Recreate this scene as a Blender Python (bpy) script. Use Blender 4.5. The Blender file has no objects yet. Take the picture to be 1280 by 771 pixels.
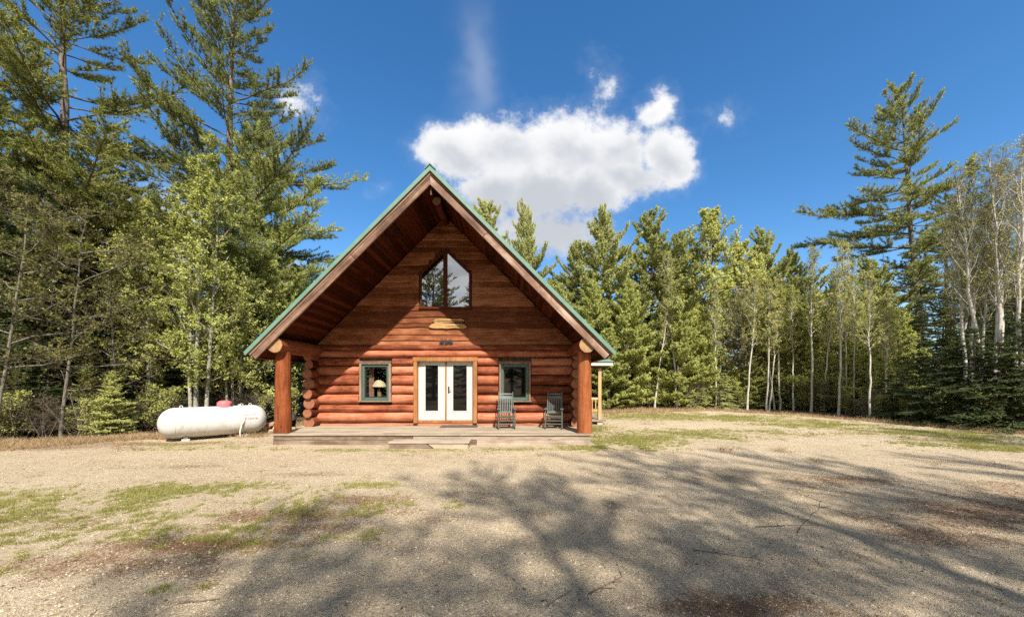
import bpy, math, random
import numpy as np
from mathutils import Vector, Matrix, Euler

R = math.radians
SC = bpy.context.scene
COL = SC.collection

# ------------------------------------------------------------------ camera
F_PX, CAM_H, HORIZON = 461.0, 1.85, 476.0
cam_d = bpy.data.cameras.new('camera')
cam_d.sensor_width = 36.0
cam_d.lens = F_PX / 1280.0 * 36.0
cam_d.shift_y = (HORIZON - 385.5) / 1280.0
cam_d.clip_start, cam_d.clip_end = 0.05, 2000.0
cam = bpy.data.objects.new('camera', cam_d)
cam.location = (0, 0, CAM_H)
cam.rotation_euler = (R(90), 0, 0)
COL.objects.link(cam)
SC.camera = cam

# ------------------------------------------------------------------ light
SUN_DIR = Vector((0.72, -2.45, 2.70)).normalized()      # towards the sun
SUN_EL = math.asin(SUN_DIR.z)
SUN_AZ = math.atan2(SUN_DIR.x, SUN_DIR.y)
sun_d = bpy.data.lights.new('sun', 'SUN')
sun_d.energy = 4.6
sun_d.angle = R(0.9)
sun_d.color = (1.0, 0.93, 0.82)
sun = bpy.data.objects.new('sun', sun_d)
sun.rotation_euler = (-SUN_DIR).to_track_quat('-Z', 'Y').to_euler()
sun.location = (10, -30, 40)
COL.objects.link(sun)

SC.view_settings.view_transform = 'Standard'
SC.view_settings.look = 'None'
SC.view_settings.gamma = 1.0
SC.view_settings.use_curve_mapping = False
SC.view_settings.exposure = 1.0
SC.render.engine = 'CYCLES'
cy = SC.cycles
cy.max_bounces = 6
cy.diffuse_bounces = 3
cy.glossy_bounces = 3
cy.transmission_bounces = 4
cy.transparent_max_bounces = 8
cy.caustics_reflective = cy.caustics_refractive = False
cy.sample_clamp_indirect = 4.0
cy.use_denoising = False
try:
    cy.denoiser = 'OPENIMAGEDENOISE'
    cy.denoising_prefilter = 'ACCURATE'
except Exception:
    pass


# ------------------------------------------------------------------ node helper
class G:
    def __init__(s, nt):
        s.nt = nt
        s.L = nt.links

    def n(s, typ, _p=None, **kw):
        nd = s.nt.nodes.new('ShaderNode' + typ)
        for k, v in (_p or {}).items():
            setattr(nd, k, v)
        for k, v in kw.items():
            k2 = int(k[1:]) if k[0] == '_' and k[1:].isdigit() else k.replace('__', ' ')
            s.set(nd.inputs[k2], v)
        return nd

    def set(s, sock, v):
        if isinstance(v, bpy.types.NodeSocket):
            s.L.new(v, sock)
        elif isinstance(v, bpy.types.Node):
            s.L.new(v.outputs[0], sock)
        else:
            if isinstance(v, (tuple, list)) and len(v) == 3 and len(sock.default_value) == 4:
                v = (*v, 1.0)
            sock.default_value = v

    def m(s, op, a, b=0.0, c=None, clamp=False):
        nd = s.nt.nodes.new('ShaderNodeMath')
        nd.operation = op
        nd.use_clamp = clamp
        s.set(nd.inputs[0], a)
        s.set(nd.inputs[1], b)
        if c is not None:
            s.set(nd.inputs[2], c)
        return nd.outputs[0]

    def mix(s, fac, a, b, blend='MIX'):
        nd = s.nt.nodes.new('ShaderNodeMix')
        nd.data_type = 'RGBA'
        nd.blend_type = blend
        s.set(nd.inputs[0], fac)
        s.set(nd.inputs[6], a)
        s.set(nd.inputs[7], b)
        return nd.outputs[2]

    def ramp(s, fac, stops):
        nd = s.nt.nodes.new('ShaderNodeValToRGB')
        els = nd.color_ramp.elements
        while len(els) < len(stops):
            els.new(0.5)
        for e, (p, c) in zip(els, stops):
            e.position = p
            e.color = (*c, 1.0) if len(c) == 3 else c
        s.set(nd.inputs[0], fac)
        return nd.outputs[0]

    def sstep(s, x, lo, hi):
        nd = s.nt.nodes.new('ShaderNodeMapRange')
        nd.interpolation_type = 'SMOOTHSTEP'
        s.set(nd.inputs[0], x)
        s.set(nd.inputs[1], lo)
        s.set(nd.inputs[2], hi)
        return nd.outputs[0]

    def noise(s, vec, scale, detail=4.0, rough=0.55, dist=0.0, out=0):
        nd = s.nt.nodes.new('ShaderNodeTexNoise')
        if vec is not None:
            s.set(nd.inputs['Vector'], vec)
        nd.inputs['Scale'].default_value = scale
        nd.inputs['Detail'].default_value = detail
        nd.inputs['Roughness'].default_value = rough
        nd.inputs['Distortion'].default_value = dist
        return nd.outputs[out]

    def mapping(s, vec, scale=(1, 1, 1), loc=(0, 0, 0)):
        nd = s.nt.nodes.new('ShaderNodeMapping')
        s.set(nd.inputs[0], vec)
        s.set(nd.inputs['Scale'], scale)
        s.set(nd.inputs['Location'], loc)
        return nd.outputs[0]


# ------------------------------------------------------------------ sky with clouds
def build_world():
    w = bpy.data.worlds.new('World')
    SC.world = w
    w.use_nodes = True
    nt = w.node_tree
    nt.nodes.clear()
    g = G(nt)
    sky = g.n('TexSky', {'sky_type': 'NISHITA', 'sun_disc': False, 'sun_elevation': SUN_EL,
                         'sun_rotation': SUN_AZ, 'altitude': 300.0, 'air_density': 1.0,
                         'dust_density': 0.15, 'ozone_density': 2.0})
    hs = g.n('HueSaturation', Saturation=1.30, Value=1.0, Color=sky)
    skycol = hs.outputs[0]
    tc = g.n('TexCoord')
    dirv = tc.outputs['Generated']
    sp = g.n('SeparateXYZ', _0=dirv)
    dx, dy, dz = sp.outputs
    # direction seen as a plane one unit north of the viewer: u to the east, v up
    dys = g.m('MAXIMUM', dy, 0.05)
    u0 = g.m('DIVIDE', dx, dys)
    v0 = g.m('DIVIDE', dz, dys)
    front = g.sstep(dy, 0.12, 0.3)

    def P(x, y, a, b, pk=1.0):
        return ((x - 640) / F_PX, (476 - y) / F_PX, a / F_PX, b / F_PX, pk)
    cl = [P(575, 192, 74, 44), P(640, 185, 92, 52), P(712, 190, 100, 66), P(780, 190, 66, 54),
          P(836, 200, 36, 42), P(780, 222, 70, 36), P(735, 240, 60, 40), P(818, 142, 28, 30, 0.8), P(756, 106, 20, 30, 0.42), P(680, 245, 80, 48),
          P(690, 285, 95, 40, 0.75), P(620, 240, 60, 40), P(905, 147, 26, 18, 0.36), P(372, 131, 26, 30, 0.36),
          P(165, 300, 95, 80), P(60, 420, 130, 60), P(475, 237, 12, 9, 0.3), P(330, 330, 40, 30)]

    cv = g.n('CombineXYZ', _0=u0, _1=v0, _2=0.37)
    w1 = g.n('TexNoise', Vector=cv.outputs[0], Scale=5.0, Detail=3.0, Roughness=0.55)
    ws = g.n('SeparateColor', _0=w1.outputs['Color'])
    uu = g.m('ADD', u0, g.m('MULTIPLY', g.m('SUBTRACT', ws.outputs[0], 0.5), 0.15))
    vv = g.m('ADD', v0, g.m('MULTIPLY', g.m('SUBTRACT', ws.outputs[1], 0.5), 0.12))
    best = None
    for cx, cyy, a, b, pk in cl:
        e1 = g.m('POWER', g.m('DIVIDE', g.m('SUBTRACT', uu, cx), a), 2.0)
        e2 = g.m('POWER', g.m('DIVIDE', g.m('SUBTRACT', vv, cyy), b), 2.0)
        val = g.m('MULTIPLY', g.m('SUBTRACT', 1.0, g.m('SQRT', g.m('ADD', e1, e2))), pk)
        best = val if best is None else g.m('SMOOTH_MAX', best, val, 0.18)
    f0 = g.noise(cv.outputs[0], 8.0, 10.0, 0.70)
    cv1 = g.n('CombineXYZ', _0=g.m('ADD', u0, 0.012), _1=g.m('ADD', v0, 0.035), _2=0.37)
    f1 = g.noise(cv1.outputs[0], 9.0, 4.0, 0.6)
    d0 = g.m('ADD', best, g.m('MULTIPLY', g.m('SUBTRACT', f0, 0.52), 1.65))
    d1 = g.m('ADD', g.m('ADD', best, g.m('MULTIPLY', g.m('SUBTRACT', f1, 0.5), 1.2)), g.m('MULTIPLY', g.m('SUBTRACT', 0.64, v0), 3.2))
    a_front = g.m('MULTIPLY', g.sstep(d0, -0.05, 0.45), front)
    veil = g.m('MULTIPLY', g.sstep(d0, -0.35, 0.30), 0.10)
    wx = g.m('DIVIDE', g.m('SUBTRACT', uu, -0.10), 0.045)
    wz = g.m('DIVIDE', g.m('SUBTRACT', v0, 0.84), 0.15)
    wisp = g.m('MULTIPLY', g.m('EXPONENT', g.m('MULTIPLY', g.m('ADD', g.m('POWER', wx, 2.0), g.m('POWER', wz, 2.0)), -1.0)), 0.2)
    a_front = g.m('MAXIMUM', a_front, g.m('MULTIPLY', g.m('MAXIMUM', veil, wisp), front))
    # fair weather cumulus over the rest of the sky (flat layer seen in perspective)
    dzs = g.m('MAXIMUM', dz, 0.06)
    lay = g.n('CombineXYZ', _0=g.m('DIVIDE', dx, dzs), _1=g.m('DIVIDE', dy, dzs), _2=5.6)
    ln = g.noise(lay.outputs[0], 1.15, 6.0, 0.55)
    lay2 = g.n('CombineXYZ', _0=g.m('ADD', g.m('DIVIDE', dx, dzs), 0.05), _1=g.m('ADD', g.m('DIVIDE', dy, dzs), -0.14), _2=5.6)
    ln2 = g.noise(lay2.outputs[0], 1.15, 3.0, 0.55)
    back = g.m('MULTIPLY', g.m('SUBTRACT', 1.0, g.sstep(dy, -0.25, 0.05)), g.sstep(dz, 0.02, 0.12))
    a_back = g.m('MULTIPLY', g.sstep(ln, 0.38, 0.50), back)
    shade_f = g.sstep(d1, 0.1, 1.3)
    shade_b = g.sstep(ln2, 0.50, 0.72)
    c_f = g.ramp(shade_f, [(0.0, (5.0, 5.0, 5.05)), (0.4, (4.45, 4.5, 4.6)), (1.0, (3.0, 3.15, 3.45))])
    c_b = g.ramp(shade_b, [(0.0, (5.2, 5.2, 5.2)), (1.0, (2.9, 3.0, 3.2))])
    col = g.mix(a_back, skycol, c_b)
    col = g.mix(a_front, col, c_f)
    bg = g.n('Background', Color=col, Strength=0.10)
    out = g.n('OutputWorld', Surface=bg.outputs[0])
    w.cycles.sampling_method = 'MANUAL'
    w.cycles.sample_map_resolution = 512


build_world()


# ------------------------------------------------------------------ materials
def new_mat(name):
    m = bpy.data.materials.new(name)
    m.use_nodes = True
    nt = m.node_tree
    nt.nodes.clear()
    g = G(nt)
    out = g.n('OutputMaterial')
    return m, g, out


def principled(g, out, **kw):
    b = g.n('BsdfPrincipled', **kw)
    g.L.new(b.outputs[0], out.inputs[0])
    return b


def wood(name, dark, mid, light, axis=0, rough=0.6, grain=18.0, var=0.25, bump=0.25, knots=True, spec=0.35):
    m, g, out = new_mat(name)
    tc = g.n('TexCoord')
    oi = g.n('ObjectInfo')
    off = g.n('CombineXYZ', _0=g.m('MULTIPLY', oi.outputs['Random'], 37.0), _1=g.m('MULTIPLY', oi.outputs['Random'], 91.0), _2=0.0)
    va = g.n('VectorMath', {'operation': 'ADD'}, _0=tc.outputs['Object'], _1=off.outputs[0])
    sc = [1.0, 1.0, 1.0]
    sc[axis] = 0.07
    mp = g.mapping(va.outputs[0], sc)
    f1 = g.noise(mp, grain, 6.0, 0.6, 0.4)
    f2 = g.noise(va.outputs[0], 1.7, 4.0, 0.6)
    f3 = g.noise(va.outputs[0], 14.0, 3.0, 0.6)
    t = g.m('ADD', g.m('MULTIPLY', f1, 0.55), g.m('MULTIPLY', f2, 0.45))
    t = g.m('ADD', t, g.m('MULTIPLY', g.m('SUBTRACT', oi.outputs['Random'], 0.5), var))
    c = g.ramp(t, [(0.36, dark), (0.51, mid), (0.66, light)])
    if knots:
        vo = g.n('TexVoronoi', Vector=g.mapping(va.outputs[0], [1.0 if i == axis else 2.2 for i in range(3)]), Scale=1.7)
        kn = g.sstep(vo.outputs['Distance'], 0.10, 0.045)
        c = g.mix(g.m('MULTIPLY', kn, 0.75), c, tuple(0.35 * x for x in dark))
    c = g.mix(g.m('MULTIPLY', g.sstep(f3, 0.60, 0.75), 0.35), c, tuple(0.6 * x for x in dark))
    cs = [9.0, 9.0, 9.0]
    cs[axis] = 0.35
    crk = g.noise(g.mapping(va.outputs[0], cs), 3.0, 2.0, 0.5, 0.2)
    c = g.mix(g.m('MULTIPLY', g.sstep(crk, 0.66, 0.71), 0.7), c, tuple(0.3 * x for x in dark))
    bp = g.n('Bump', Strength=bump, Distance=0.02, Height=g.m('ADD', g.m('MULTIPLY', f1, 0.6), g.m('MULTIPLY', f3, 0.5)))
    principled(g, out, Base__Color=c, Roughness=rough, Normal=bp.outputs[0]).inputs['Specular IOR Level'].default_value = spec
    return m


def endgrain(name, c0, c1):
    m, g, out = new_mat(name)
    tc = g.n('TexCoord')
    f = g.noise(tc.outputs['Object'], 9.0, 6.0, 0.65, 1.5)
    f2 = g.noise(tc.outputs['Object'], 60.0, 3.0)
    c = g.ramp(g.m('ADD', g.m('MULTIPLY', f, 0.8), g.m('MULTIPLY', f2, 0.2)), [(0.35, c0), (0.65, c1)])
    principled(g, out, Base__Color=c, Roughness=0.8)
    return m


def plain(name, col, rough=0.5, noise=0.12, scale=8.0, metal=0.0, spec=0.5, bump=0.0):
    m, g, out = new_mat(name)
    tc = g.n('TexCoord')
    f = g.noise(tc.outputs['Object'], scale, 5.0, 0.6)
    c = g.mix(g.sstep(f, 0.3, 0.7), tuple(x * (1 - noise) for x in col), tuple(min(1, x * (1 + noise)) for x in col))
    kw = dict(Base__Color=c, Roughness=rough, Metallic=metal)
    if bump:
        kw['Normal'] = g.n('Bump', Strength=bump, Distance=0.01, Height=f).outputs[0]
    b = principled(g, out, **kw)
    b.inputs['Specular IOR Level'].default_value = spec
    return m


def glass(name, refl, tint, k=0.35):
    m, g, out = new_mat(name)
    lw = g.n('LayerWeight', Blend=0.35)
    fac = g.m('ADD', refl, g.m('MULTIPLY', lw.outputs['Fresnel'], k), clamp=True)
    tr = g.n('BsdfTransparent', Color=tint)
    tc = g.n('TexCoord')
    bp = g.n('Bump', Strength=0.03, Distance=0.05, Height=g.noise(tc.outputs['Object'], 1.6, 1.0))
    gl = g.n('BsdfGlossy', Color=(0.95, 0.97, 1.0), Roughness=0.01, Normal=bp.outputs[0])
    mx = g.n('MixShader', _0=fac, _1=tr.outputs[0], _2=gl.outputs[0])
    g.L.new(mx.outputs[0], out.inputs[0])
    return m


def leafmat(name, c0, c1, c2, trans=0.3, var=0.35):
    m, g, out = new_mat(name)
    geo = g.n('NewGeometry')
    oi = g.n('ObjectInfo')
    tc = g.n('TexCoord')
    f = g.noise(tc.outputs['Object'], 0.55, 3.0, 0.6)
    t = g.m('ADD', g.m('MULTIPLY', geo.outputs['Random Per Island'], 0.5), g.m('MULTIPLY', f, 0.5))
    t = g.m('ADD', t, g.m('MULTIPLY', g.m('SUBTRACT', oi.outputs['Random'], 0.5), var))
    c = g.ramp(t, [(0.2, c0), (0.5, c1), (0.8, c2)])
    d = g.n('BsdfPrincipled', Base__Color=c, Roughness=0.55)
    d.inputs['Specular IOR Level'].default_value = 0.3
    tr = g.n('BsdfTranslucent', Color=g.mix(0.5, c, (c2[0] * 1.3, c2[1] * 1.35, c2[2])))
    mx = g.n('MixShader', _0=trans, _1=d.outputs[0], _2=tr.outputs[0])
    g.L.new(mx.outputs[0], out.inputs[0])
    return m


def bark(name, c0, c1, scale=14.0, stretch=0.25, rough=0.9, bump=0.6):
    m, g, out = new_mat(name)
    tc = g.n('TexCoord')
    mp = g.mapping(tc.outputs['Object'], (1, 1, stretch))
    f = g.noise(mp, scale, 6.0, 0.65, 0.3)
    c = g.ramp(f, [(0.35, c0), (0.62, c1)])
    bp = g.n('Bump', Strength=bump, Distance=0.03, Height=f)
    principled(g, out, Base__Color=c, Roughness=rough, Normal=bp.outputs[0])
    return m


def birchbark(name, c0=(0.34, 0.31, 0.26), c1=(0.54, 0.51, 0.46)):
    m, g, out = new_mat(name)
    tc = g.n('TexCoord')
    f = g.noise(g.mapping(tc.outputs['Object'], (1, 1, 9.0)), 3.2, 4.0, 0.6)
    f2 = g.noise(tc.outputs['Object'], 2.5, 5.0, 0.6)
    c = g.ramp(f2, [(0.3, c0), (0.65, c1)])
    c = g.mix(g.sstep(f, 0.60, 0.68), c, (0.05, 0.045, 0.04))
    principled(g, out, Base__Color=c, Roughness=0.75)
    return m


M = {}
M['log'] = wood('stained_log', (0.13, 0.034, 0.015), (0.33, 0.105, 0.052), (0.47, 0.190, 0.110), 0, 0.6, 16, 0.30, 0.45, True, 0.10)
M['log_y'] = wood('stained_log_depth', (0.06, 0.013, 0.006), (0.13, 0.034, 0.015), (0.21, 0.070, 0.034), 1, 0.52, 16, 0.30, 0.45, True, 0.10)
M['post'] = wood('stained_post', (0.13, 0.034, 0.012), (0.24, 0.070, 0.024), (0.32, 0.115, 0.045), 2, 0.6, 20, 0.15, 0.6, True, 0.12)
M['siding'] = wood('stained_siding', (0.105, 0.032, 0.013), (0.22, 0.076, 0.032), (0.35, 0.145, 0.070), 0, 0.6, 22, 0.30, 0.2, True, 0.08)
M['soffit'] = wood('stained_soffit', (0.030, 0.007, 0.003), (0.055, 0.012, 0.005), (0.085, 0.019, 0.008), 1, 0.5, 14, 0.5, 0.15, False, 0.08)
M['casing'] = wood('stained_casing', (0.24, 0.10, 0.032), (0.36, 0.155, 0.055), (0.44, 0.21, 0.08), 2, 0.5, 20, 0.2, 0.1)
M['fascia'] = wood('weathered_fascia', (0.08, 0.040, 0.025), (0.22, 0.13, 0.088), (0.44, 0.33, 0.26), 0, 0.8, 9, 0.35, 0.4)
M['subfascia'] = wood('brown_sub_fascia', (0.10, 0.045, 0.028), (0.22, 0.11, 0.07), (0.36, 0.21, 0.14), 0, 0.8, 9, 0.3, 0.3)
M['deck'] = wood('weathered_deck', (0.20, 0.158, 0.112), (0.30, 0.243, 0.178), (0.40, 0.335, 0.255), 0, 0.85, 20, 0.25, 0.3)
M['skirt'] = wood('weathered_skirt', (0.12, 0.078, 0.052), (0.25, 0.19, 0.14), (0.40, 0.33, 0.27), 0, 0.85, 10, 0.4, 0.3)
M['sidepost'] = wood('new_lumber', (0.40, 0.24, 0.11), (0.52, 0.34, 0.17), (0.62, 0.44, 0.25), 2, 0.7, 18, 0.2, 0.1)
M['signwood'] = wood('sign_wood', (0.27, 0.15, 0.055), (0.37, 0.22, 0.085), (0.43, 0.28, 0.12), 0, 0.45, 20, 0.2, 0.05, False)
M['trimwood'] = wood('window_trim_wood', (0.13, 0.075, 0.045), (0.23, 0.15, 0.105), (0.33, 0.24, 0.18), 2, 0.7, 16, 0.3, 0.3)
M['end'] = endgrain('log_end_grain', (0.20, 0.10, 0.04), (0.42, 0.26, 0.125))
M['endred'] = endgrain('stained_log_end', (0.17, 0.055, 0.026), (0.34, 0.13, 0.065))
M['green_metal'] = plain('green_metal_roof', (0.115, 0.215, 0.165), 0.45, 0.10, 3.0, 0.0, 0.5)
M['green_paint'] = plain('green_window_paint', (0.062, 0.105, 0.085), 0.45, 0.1)
M['chair'] = plain('green_chair_paint', (0.085, 0.112, 0.100), 0.5, 0.2, 12)
M['white'] = plain('white_door_paint', (0.52, 0.51, 0.47), 0.4, 0.03)
M['cream'] = plain('cream_fascia_paint', (0.72, 0.68, 0.55), 0.5, 0.05)
M['black'] = plain('black_metal', (0.015, 0.014, 0.013), 0.5, 0.2)
M['mat'] = plain('dark_mat', (0.07, 0.065, 0.06), 0.95, 0.3, 40)
M['interior'] = plain('interior_wood', (0.10, 0.055, 0.03), 0.8, 0.3, 4)
M['shade_cloth'] = plain('lamp_shade_cloth', (0.72, 0.66, 0.42), 0.8, 0.05)
M['glass_hi'] = glass('gable_glass', 0.42, (0.25, 0.27, 0.3))
M['glass_lo'] = glass('lower_glass', 0.015, (0.85, 0.85, 0.83), 0.12)
def dark_glass(name):
    m, g, out = new_mat(name)
    b = principled(g, out, Base__Color=(0.004, 0.004, 0.004), Roughness=0.03)
    b.inputs['Specular IOR Level'].default_value = 0.4
    return m


M['glass_door'] = dark_glass('dark_door_glass')
M['concrete'] = plain('concrete', (0.42, 0.40, 0.37), 0.9, 0.2, 10)
M['red'] = plain('faded_red_paint', (0.50, 0.13, 0.14), 0.5, 0.15, 6)
M['redtext'] = plain('red_lettering', (0.50, 0.03, 0.04), 0.5, 0.05)
M['pipe'] = plain('pale_pipe', (0.62, 0.57, 0.46), 0.5, 0.1)
M['steel'] = plain('grey_steel', (0.18, 0.18, 0.18), 0.5, 0.2, 8, 0.6)
M['bark_pine'] = bark('pine_bark', (0.055, 0.042, 0.033), (0.20, 0.165, 0.135))
M['bark_grey'] = bark('grey_bark', (0.06, 0.05, 0.042), (0.20, 0.175, 0.145), 20)
M['bark_pale'] = bark('pale_poplar_bark', (0.18, 0.165, 0.13), (0.38, 0.355, 0.29), 9, 1.0, 0.85, 0.2)
M['bark_birch'] = birchbark('birch_bark')
M['twig'] = bark('twig_bark', (0.07, 0.05, 0.04), (0.17, 0.13, 0.10), 20)
M['twig_pale'] = bark('pale_twig_bark', (0.12, 0.09, 0.065), (0.25, 0.20, 0.15), 20)
M['leaf_pine'] = leafmat('pine_needles', (0.07, 0.095, 0.025), (0.17, 0.19, 0.042), (0.31, 0.31, 0.08), 0.22)
M['leaf_pine_young'] = leafmat('young_pine_needles', (0.23, 0.26, 0.07), (0.42, 0.44, 0.14), (0.54, 0.55, 0.20), 0.28)
M['leaf_pine_soft'] = leafmat('soft_pine_needles', (0.23, 0.25, 0.08), (0.40, 0.415, 0.15), (0.52, 0.52, 0.22), 0.26)
M['leaf_mid'] = leafmat('mid_green_needles', (0.13, 0.15, 0.045), (0.25, 0.27, 0.085), (0.37, 0.38, 0.14), 0.22)
M['leaf_fir'] = leafmat('fir_needles', (0.022, 0.038, 0.014), (0.055, 0.080, 0.024), (0.11, 0.135, 0.038), 0.22)
M['leaf_poplar'] = leafmat('spring_poplar_leaves', (0.24, 0.27, 0.06), (0.42, 0.44, 0.12), (0.54, 0.53, 0.19), 0.30)
M['leaf_birch'] = leafmat('spring_birch_leaves', (0.24, 0.26, 0.065), (0.42, 0.42, 0.13), (0.54, 0.52, 0.21), 0.30)
M['leaf_catkin'] = leafmat('pale_budding_leaves', (0.28, 0.27, 0.13), (0.42, 0.40, 0.22), (0.55, 0.52, 0.33), 0.38)
M['leaf_bud'] = leafmat('yellow_green_buds', (0.085, 0.085, 0.022), (0.145, 0.14, 0.036), (0.23, 0.21, 0.07), 0.35)
M['grass'] = leafmat('lawn_grass', (0.14, 0.16, 0.035), (0.25, 0.26, 0.06), (0.42, 0.37, 0.15), 0.35)
M['litter'] = leafmat('fallen_needles', (0.14, 0.065, 0.03), (0.24, 0.12, 0.06), (0.38, 0.24, 0.13), 0.1)
M['drygrass'] = leafmat('dry_straw', (0.26, 0.17, 0.09), (0.38, 0.27, 0.15), (0.52, 0.40, 0.24), 0.2)


def tank_mat():
    m, g, out = new_mat('white_tank_paint')
    tc = g.n('TexCoord')
    z = g.n('SeparateXYZ', _0=tc.outputs['Object']).outputs[2]
    f = g.noise(tc.outputs['Object'], 5.0, 6.0, 0.65)
    f2 = g.noise(g.mapping(tc.outputs['Object'], (3, 3, 0.4)), 4.0, 5.0, 0.6)
    dirt = g.m('MULTIPLY', g.sstep(g.m('ADD', f2, f), 0.9, 1.35), 0.5)
    c = g.mix(dirt, (0.55, 0.545, 0.53), (0.35, 0.31, 0.24))
    principled(g, out, Base__Color=c, Roughness=0.42)
    return m


M['tank'] = tank_mat()


# ------------------------------------------------------------------ mesh helpers
def np_mesh(name, V, T, mats, mi=None, smooth=True):
    V = np.asarray(V, np.float32).reshape(-1, 3)
    T = np.asarray(T, np.int32)
    k = T.shape[1]
    me = bpy.data.meshes.new(name)
    me.vertices.add(len(V))
    me.vertices.foreach_set('co', V.ravel())
    me.loops.add(T.size)
    me.loops.foreach_set('vertex_index', T.ravel())
    me.polygons.add(len(T))
    me.polygons.foreach_set('loop_start', np.arange(0, T.size, k, dtype=np.int32))
    me.polygons.foreach_set('loop_total', np.full(len(T), k, np.int32))
    if mi is not None:
        me.polygons.foreach_set('material_index', np.asarray(mi, np.int32))
    me.polygons.foreach_set('use_smooth', np.full(len(T), bool(smooth)))
    me.update(calc_edges=True)
    for m_ in (mats if isinstance(mats, (list, tuple)) else [mats]):
        me.materials.append(m_)
    return me


class MB:
    """collects polygons for one mesh"""
    def __init__(s):
        s.v, s.f, s.mi, s.sm = [], [], [], []

    def add(s, vs, fs, mi=0, smooth=False):
        o = len(s.v)
        s.v.extend([tuple(map(float, p)) for p in vs])
        for f in fs:
            s.f.append([o + int(i) for i in f])
            s.mi.append(mi)
            s.sm.append(smooth)
        return s

    def box(s, a, b, mi=0):
        (x0, y0, z0), (x1, y1, z1) = a, b
        vs = [(x0, y0, z0), (x1, y0, z0), (x1, y1, z0), (x0, y1, z0), (x0, y0, z1), (x1, y0, z1), (x1, y1, z1), (x0, y1, z1)]
        return s.add(vs, [(0, 3, 2, 1), (4, 5, 6, 7), (0, 1, 5, 4), (1, 2, 6, 5), (2, 3, 7, 6), (3, 0, 4, 7)], mi)

    def bar(s, p, q, w, h, up=(0, 0, 1), mi=0):
        p, q = Vector(p), Vector(q)
        d = (q - p).normalized()
        up = Vector(up)
        if abs(d.dot(up)) > 0.98:
            up = Vector((0, 1, 0))
        sx = d.cross(up).normalized() * (w / 2)
        sz = sx.cross(d).normalized() * (h / 2)
        vs = [p - sx - sz, p + sx - sz, p + sx + sz, p - sx + sz, q - sx - sz, q + sx - sz, q + sx + sz, q - sx + sz]
        return s.add(vs, [(0, 1, 2, 3), (7, 6, 5, 4), (0, 4, 5, 1), (1, 5, 6, 2), (2, 6, 7, 3), (3, 7, 4, 0)], mi)

    def tube(s, pts, rad, n=10, mi=0, cap=None, capr=True, squash=None):
        pts = np.asarray(pts, float)
        rad = np.broadcast_to(np.asarray(rad, float), (len(pts),)) if np.ndim(rad) < 2 else np.asarray(rad)
        t = np.gradient(pts, axis=0)
        t /= np.linalg.norm(t, axis=1)[:, None]
        ref = np.array([0, 0, 1.0]) if abs(t[:, 2]).mean() < 0.8 else np.array([0, 1.0, 0])
        a1 = np.cross(t, ref)
        a1 /= np.linalg.norm(a1, axis=1)[:, None]
        a2 = np.cross(a1, t)
        ang = np.arange(n) * 2 * math.pi / n
        r = rad[:, None] if rad.ndim == 1 else rad
        V = pts[:, None, :] + (r * np.cos(ang))[..., None] * a1[:, None, :] + (r * np.sin(ang))[..., None] * a2[:, None, :]
        fs = []
        m = len(pts)
        for i in range(m - 1):
            for j in range(n):
                k = (j + 1) % n
                fs.append((i * n + j, i * n + k, (i + 1) * n + k, (i + 1) * n + j))
        s.add(V.reshape(-1, 3), fs, mi, True)
        if capr:
            cm = mi if cap is None else cap
            s.add(V[0], [list(range(n))[::-1]], cm)
            s.add(V[-1], [list(range(n))], cm)
        return s

    def lathe(s, prof, n=20, origin=(0, 0, 0), mi=0):
        o = np.array(origin, float)
        ang = np.arange(n) * 2 * math.pi / n
        V = [o + np.array([r * math.cos(a), r * math.sin(a), z]) for r, z in prof for a in ang]
        fs = [(i * n + j, i * n + (j + 1) % n, (i + 1) * n + (j + 1) % n, (i + 1) * n + j) for i in range(len(prof) - 1) for j in range(n)]
        return s.add(V, fs, mi, True)

    def prism(s, poly, y0, y1, mi=0):
        """polygon in x,z extruded along y"""
        n = len(poly)
        vs = [(x, y0, z) for x, z in poly] + [(x, y1, z) for x, z in poly]
        fs = [tuple(range(n)), tuple(range(2 * n - 1, n - 1, -1))]
        fs += [(j, j + n, (j + 1) % n + n, (j + 1) % n) for j in range(n)]
        return s.add(vs, fs, mi)

    def mesh(s, name, mats):
        me = bpy.data.meshes.new(name)
        me.from_pydata(s.v, [], s.f)
        for m_ in (mats if isinstance(mats, (list, tuple)) else [mats]):
            me.materials.append(m_)
        me.polygons.foreach_set('material_index', s.mi)
        me.polygons.foreach_set('use_smooth', s.sm)
        me.update()
        return me

    def build(s, name, mats, parent=None, bevel=0.0, loc=None):
        o = bpy.data.objects.new(name, s.mesh(name, mats))
        COL.objects.link(o)
        if parent:
            o.parent = parent
        if loc is not None:
            o.location = loc
        if bevel:
            b = o.modifiers.new('bevel', 'BEVEL')
            b.width = bevel
            b.segments = 1
            b.limit_method = 'ANGLE'
        return o


def tag(o, label=None, cat=None, group=None, kind=None):
    if label:
        o['label'] = label
    if cat:
        o['category'] = cat
    if group:
        o['group'] = group
    if kind:
        o['kind'] = kind
    return o


def empty(name, loc, rz=0.0):
    o = bpy.data.objects.new(name, None)
    o.empty_display_size = 0.3
    o.location = loc
    o.rotation_euler = (0, 0, rz)
    COL.objects.link(o)
    return o


def linkmesh(name, me, parent=None):
    o = bpy.data.objects.new(name, me)
    COL.objects.link(o)
    o.parent = parent
    return o


def copy_tree(o, parent=None):
    c = o.copy()
    COL.objects.link(c)
    c.parent = parent
    for ch in o.children:
        copy_tree(ch, c)
    return c


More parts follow.
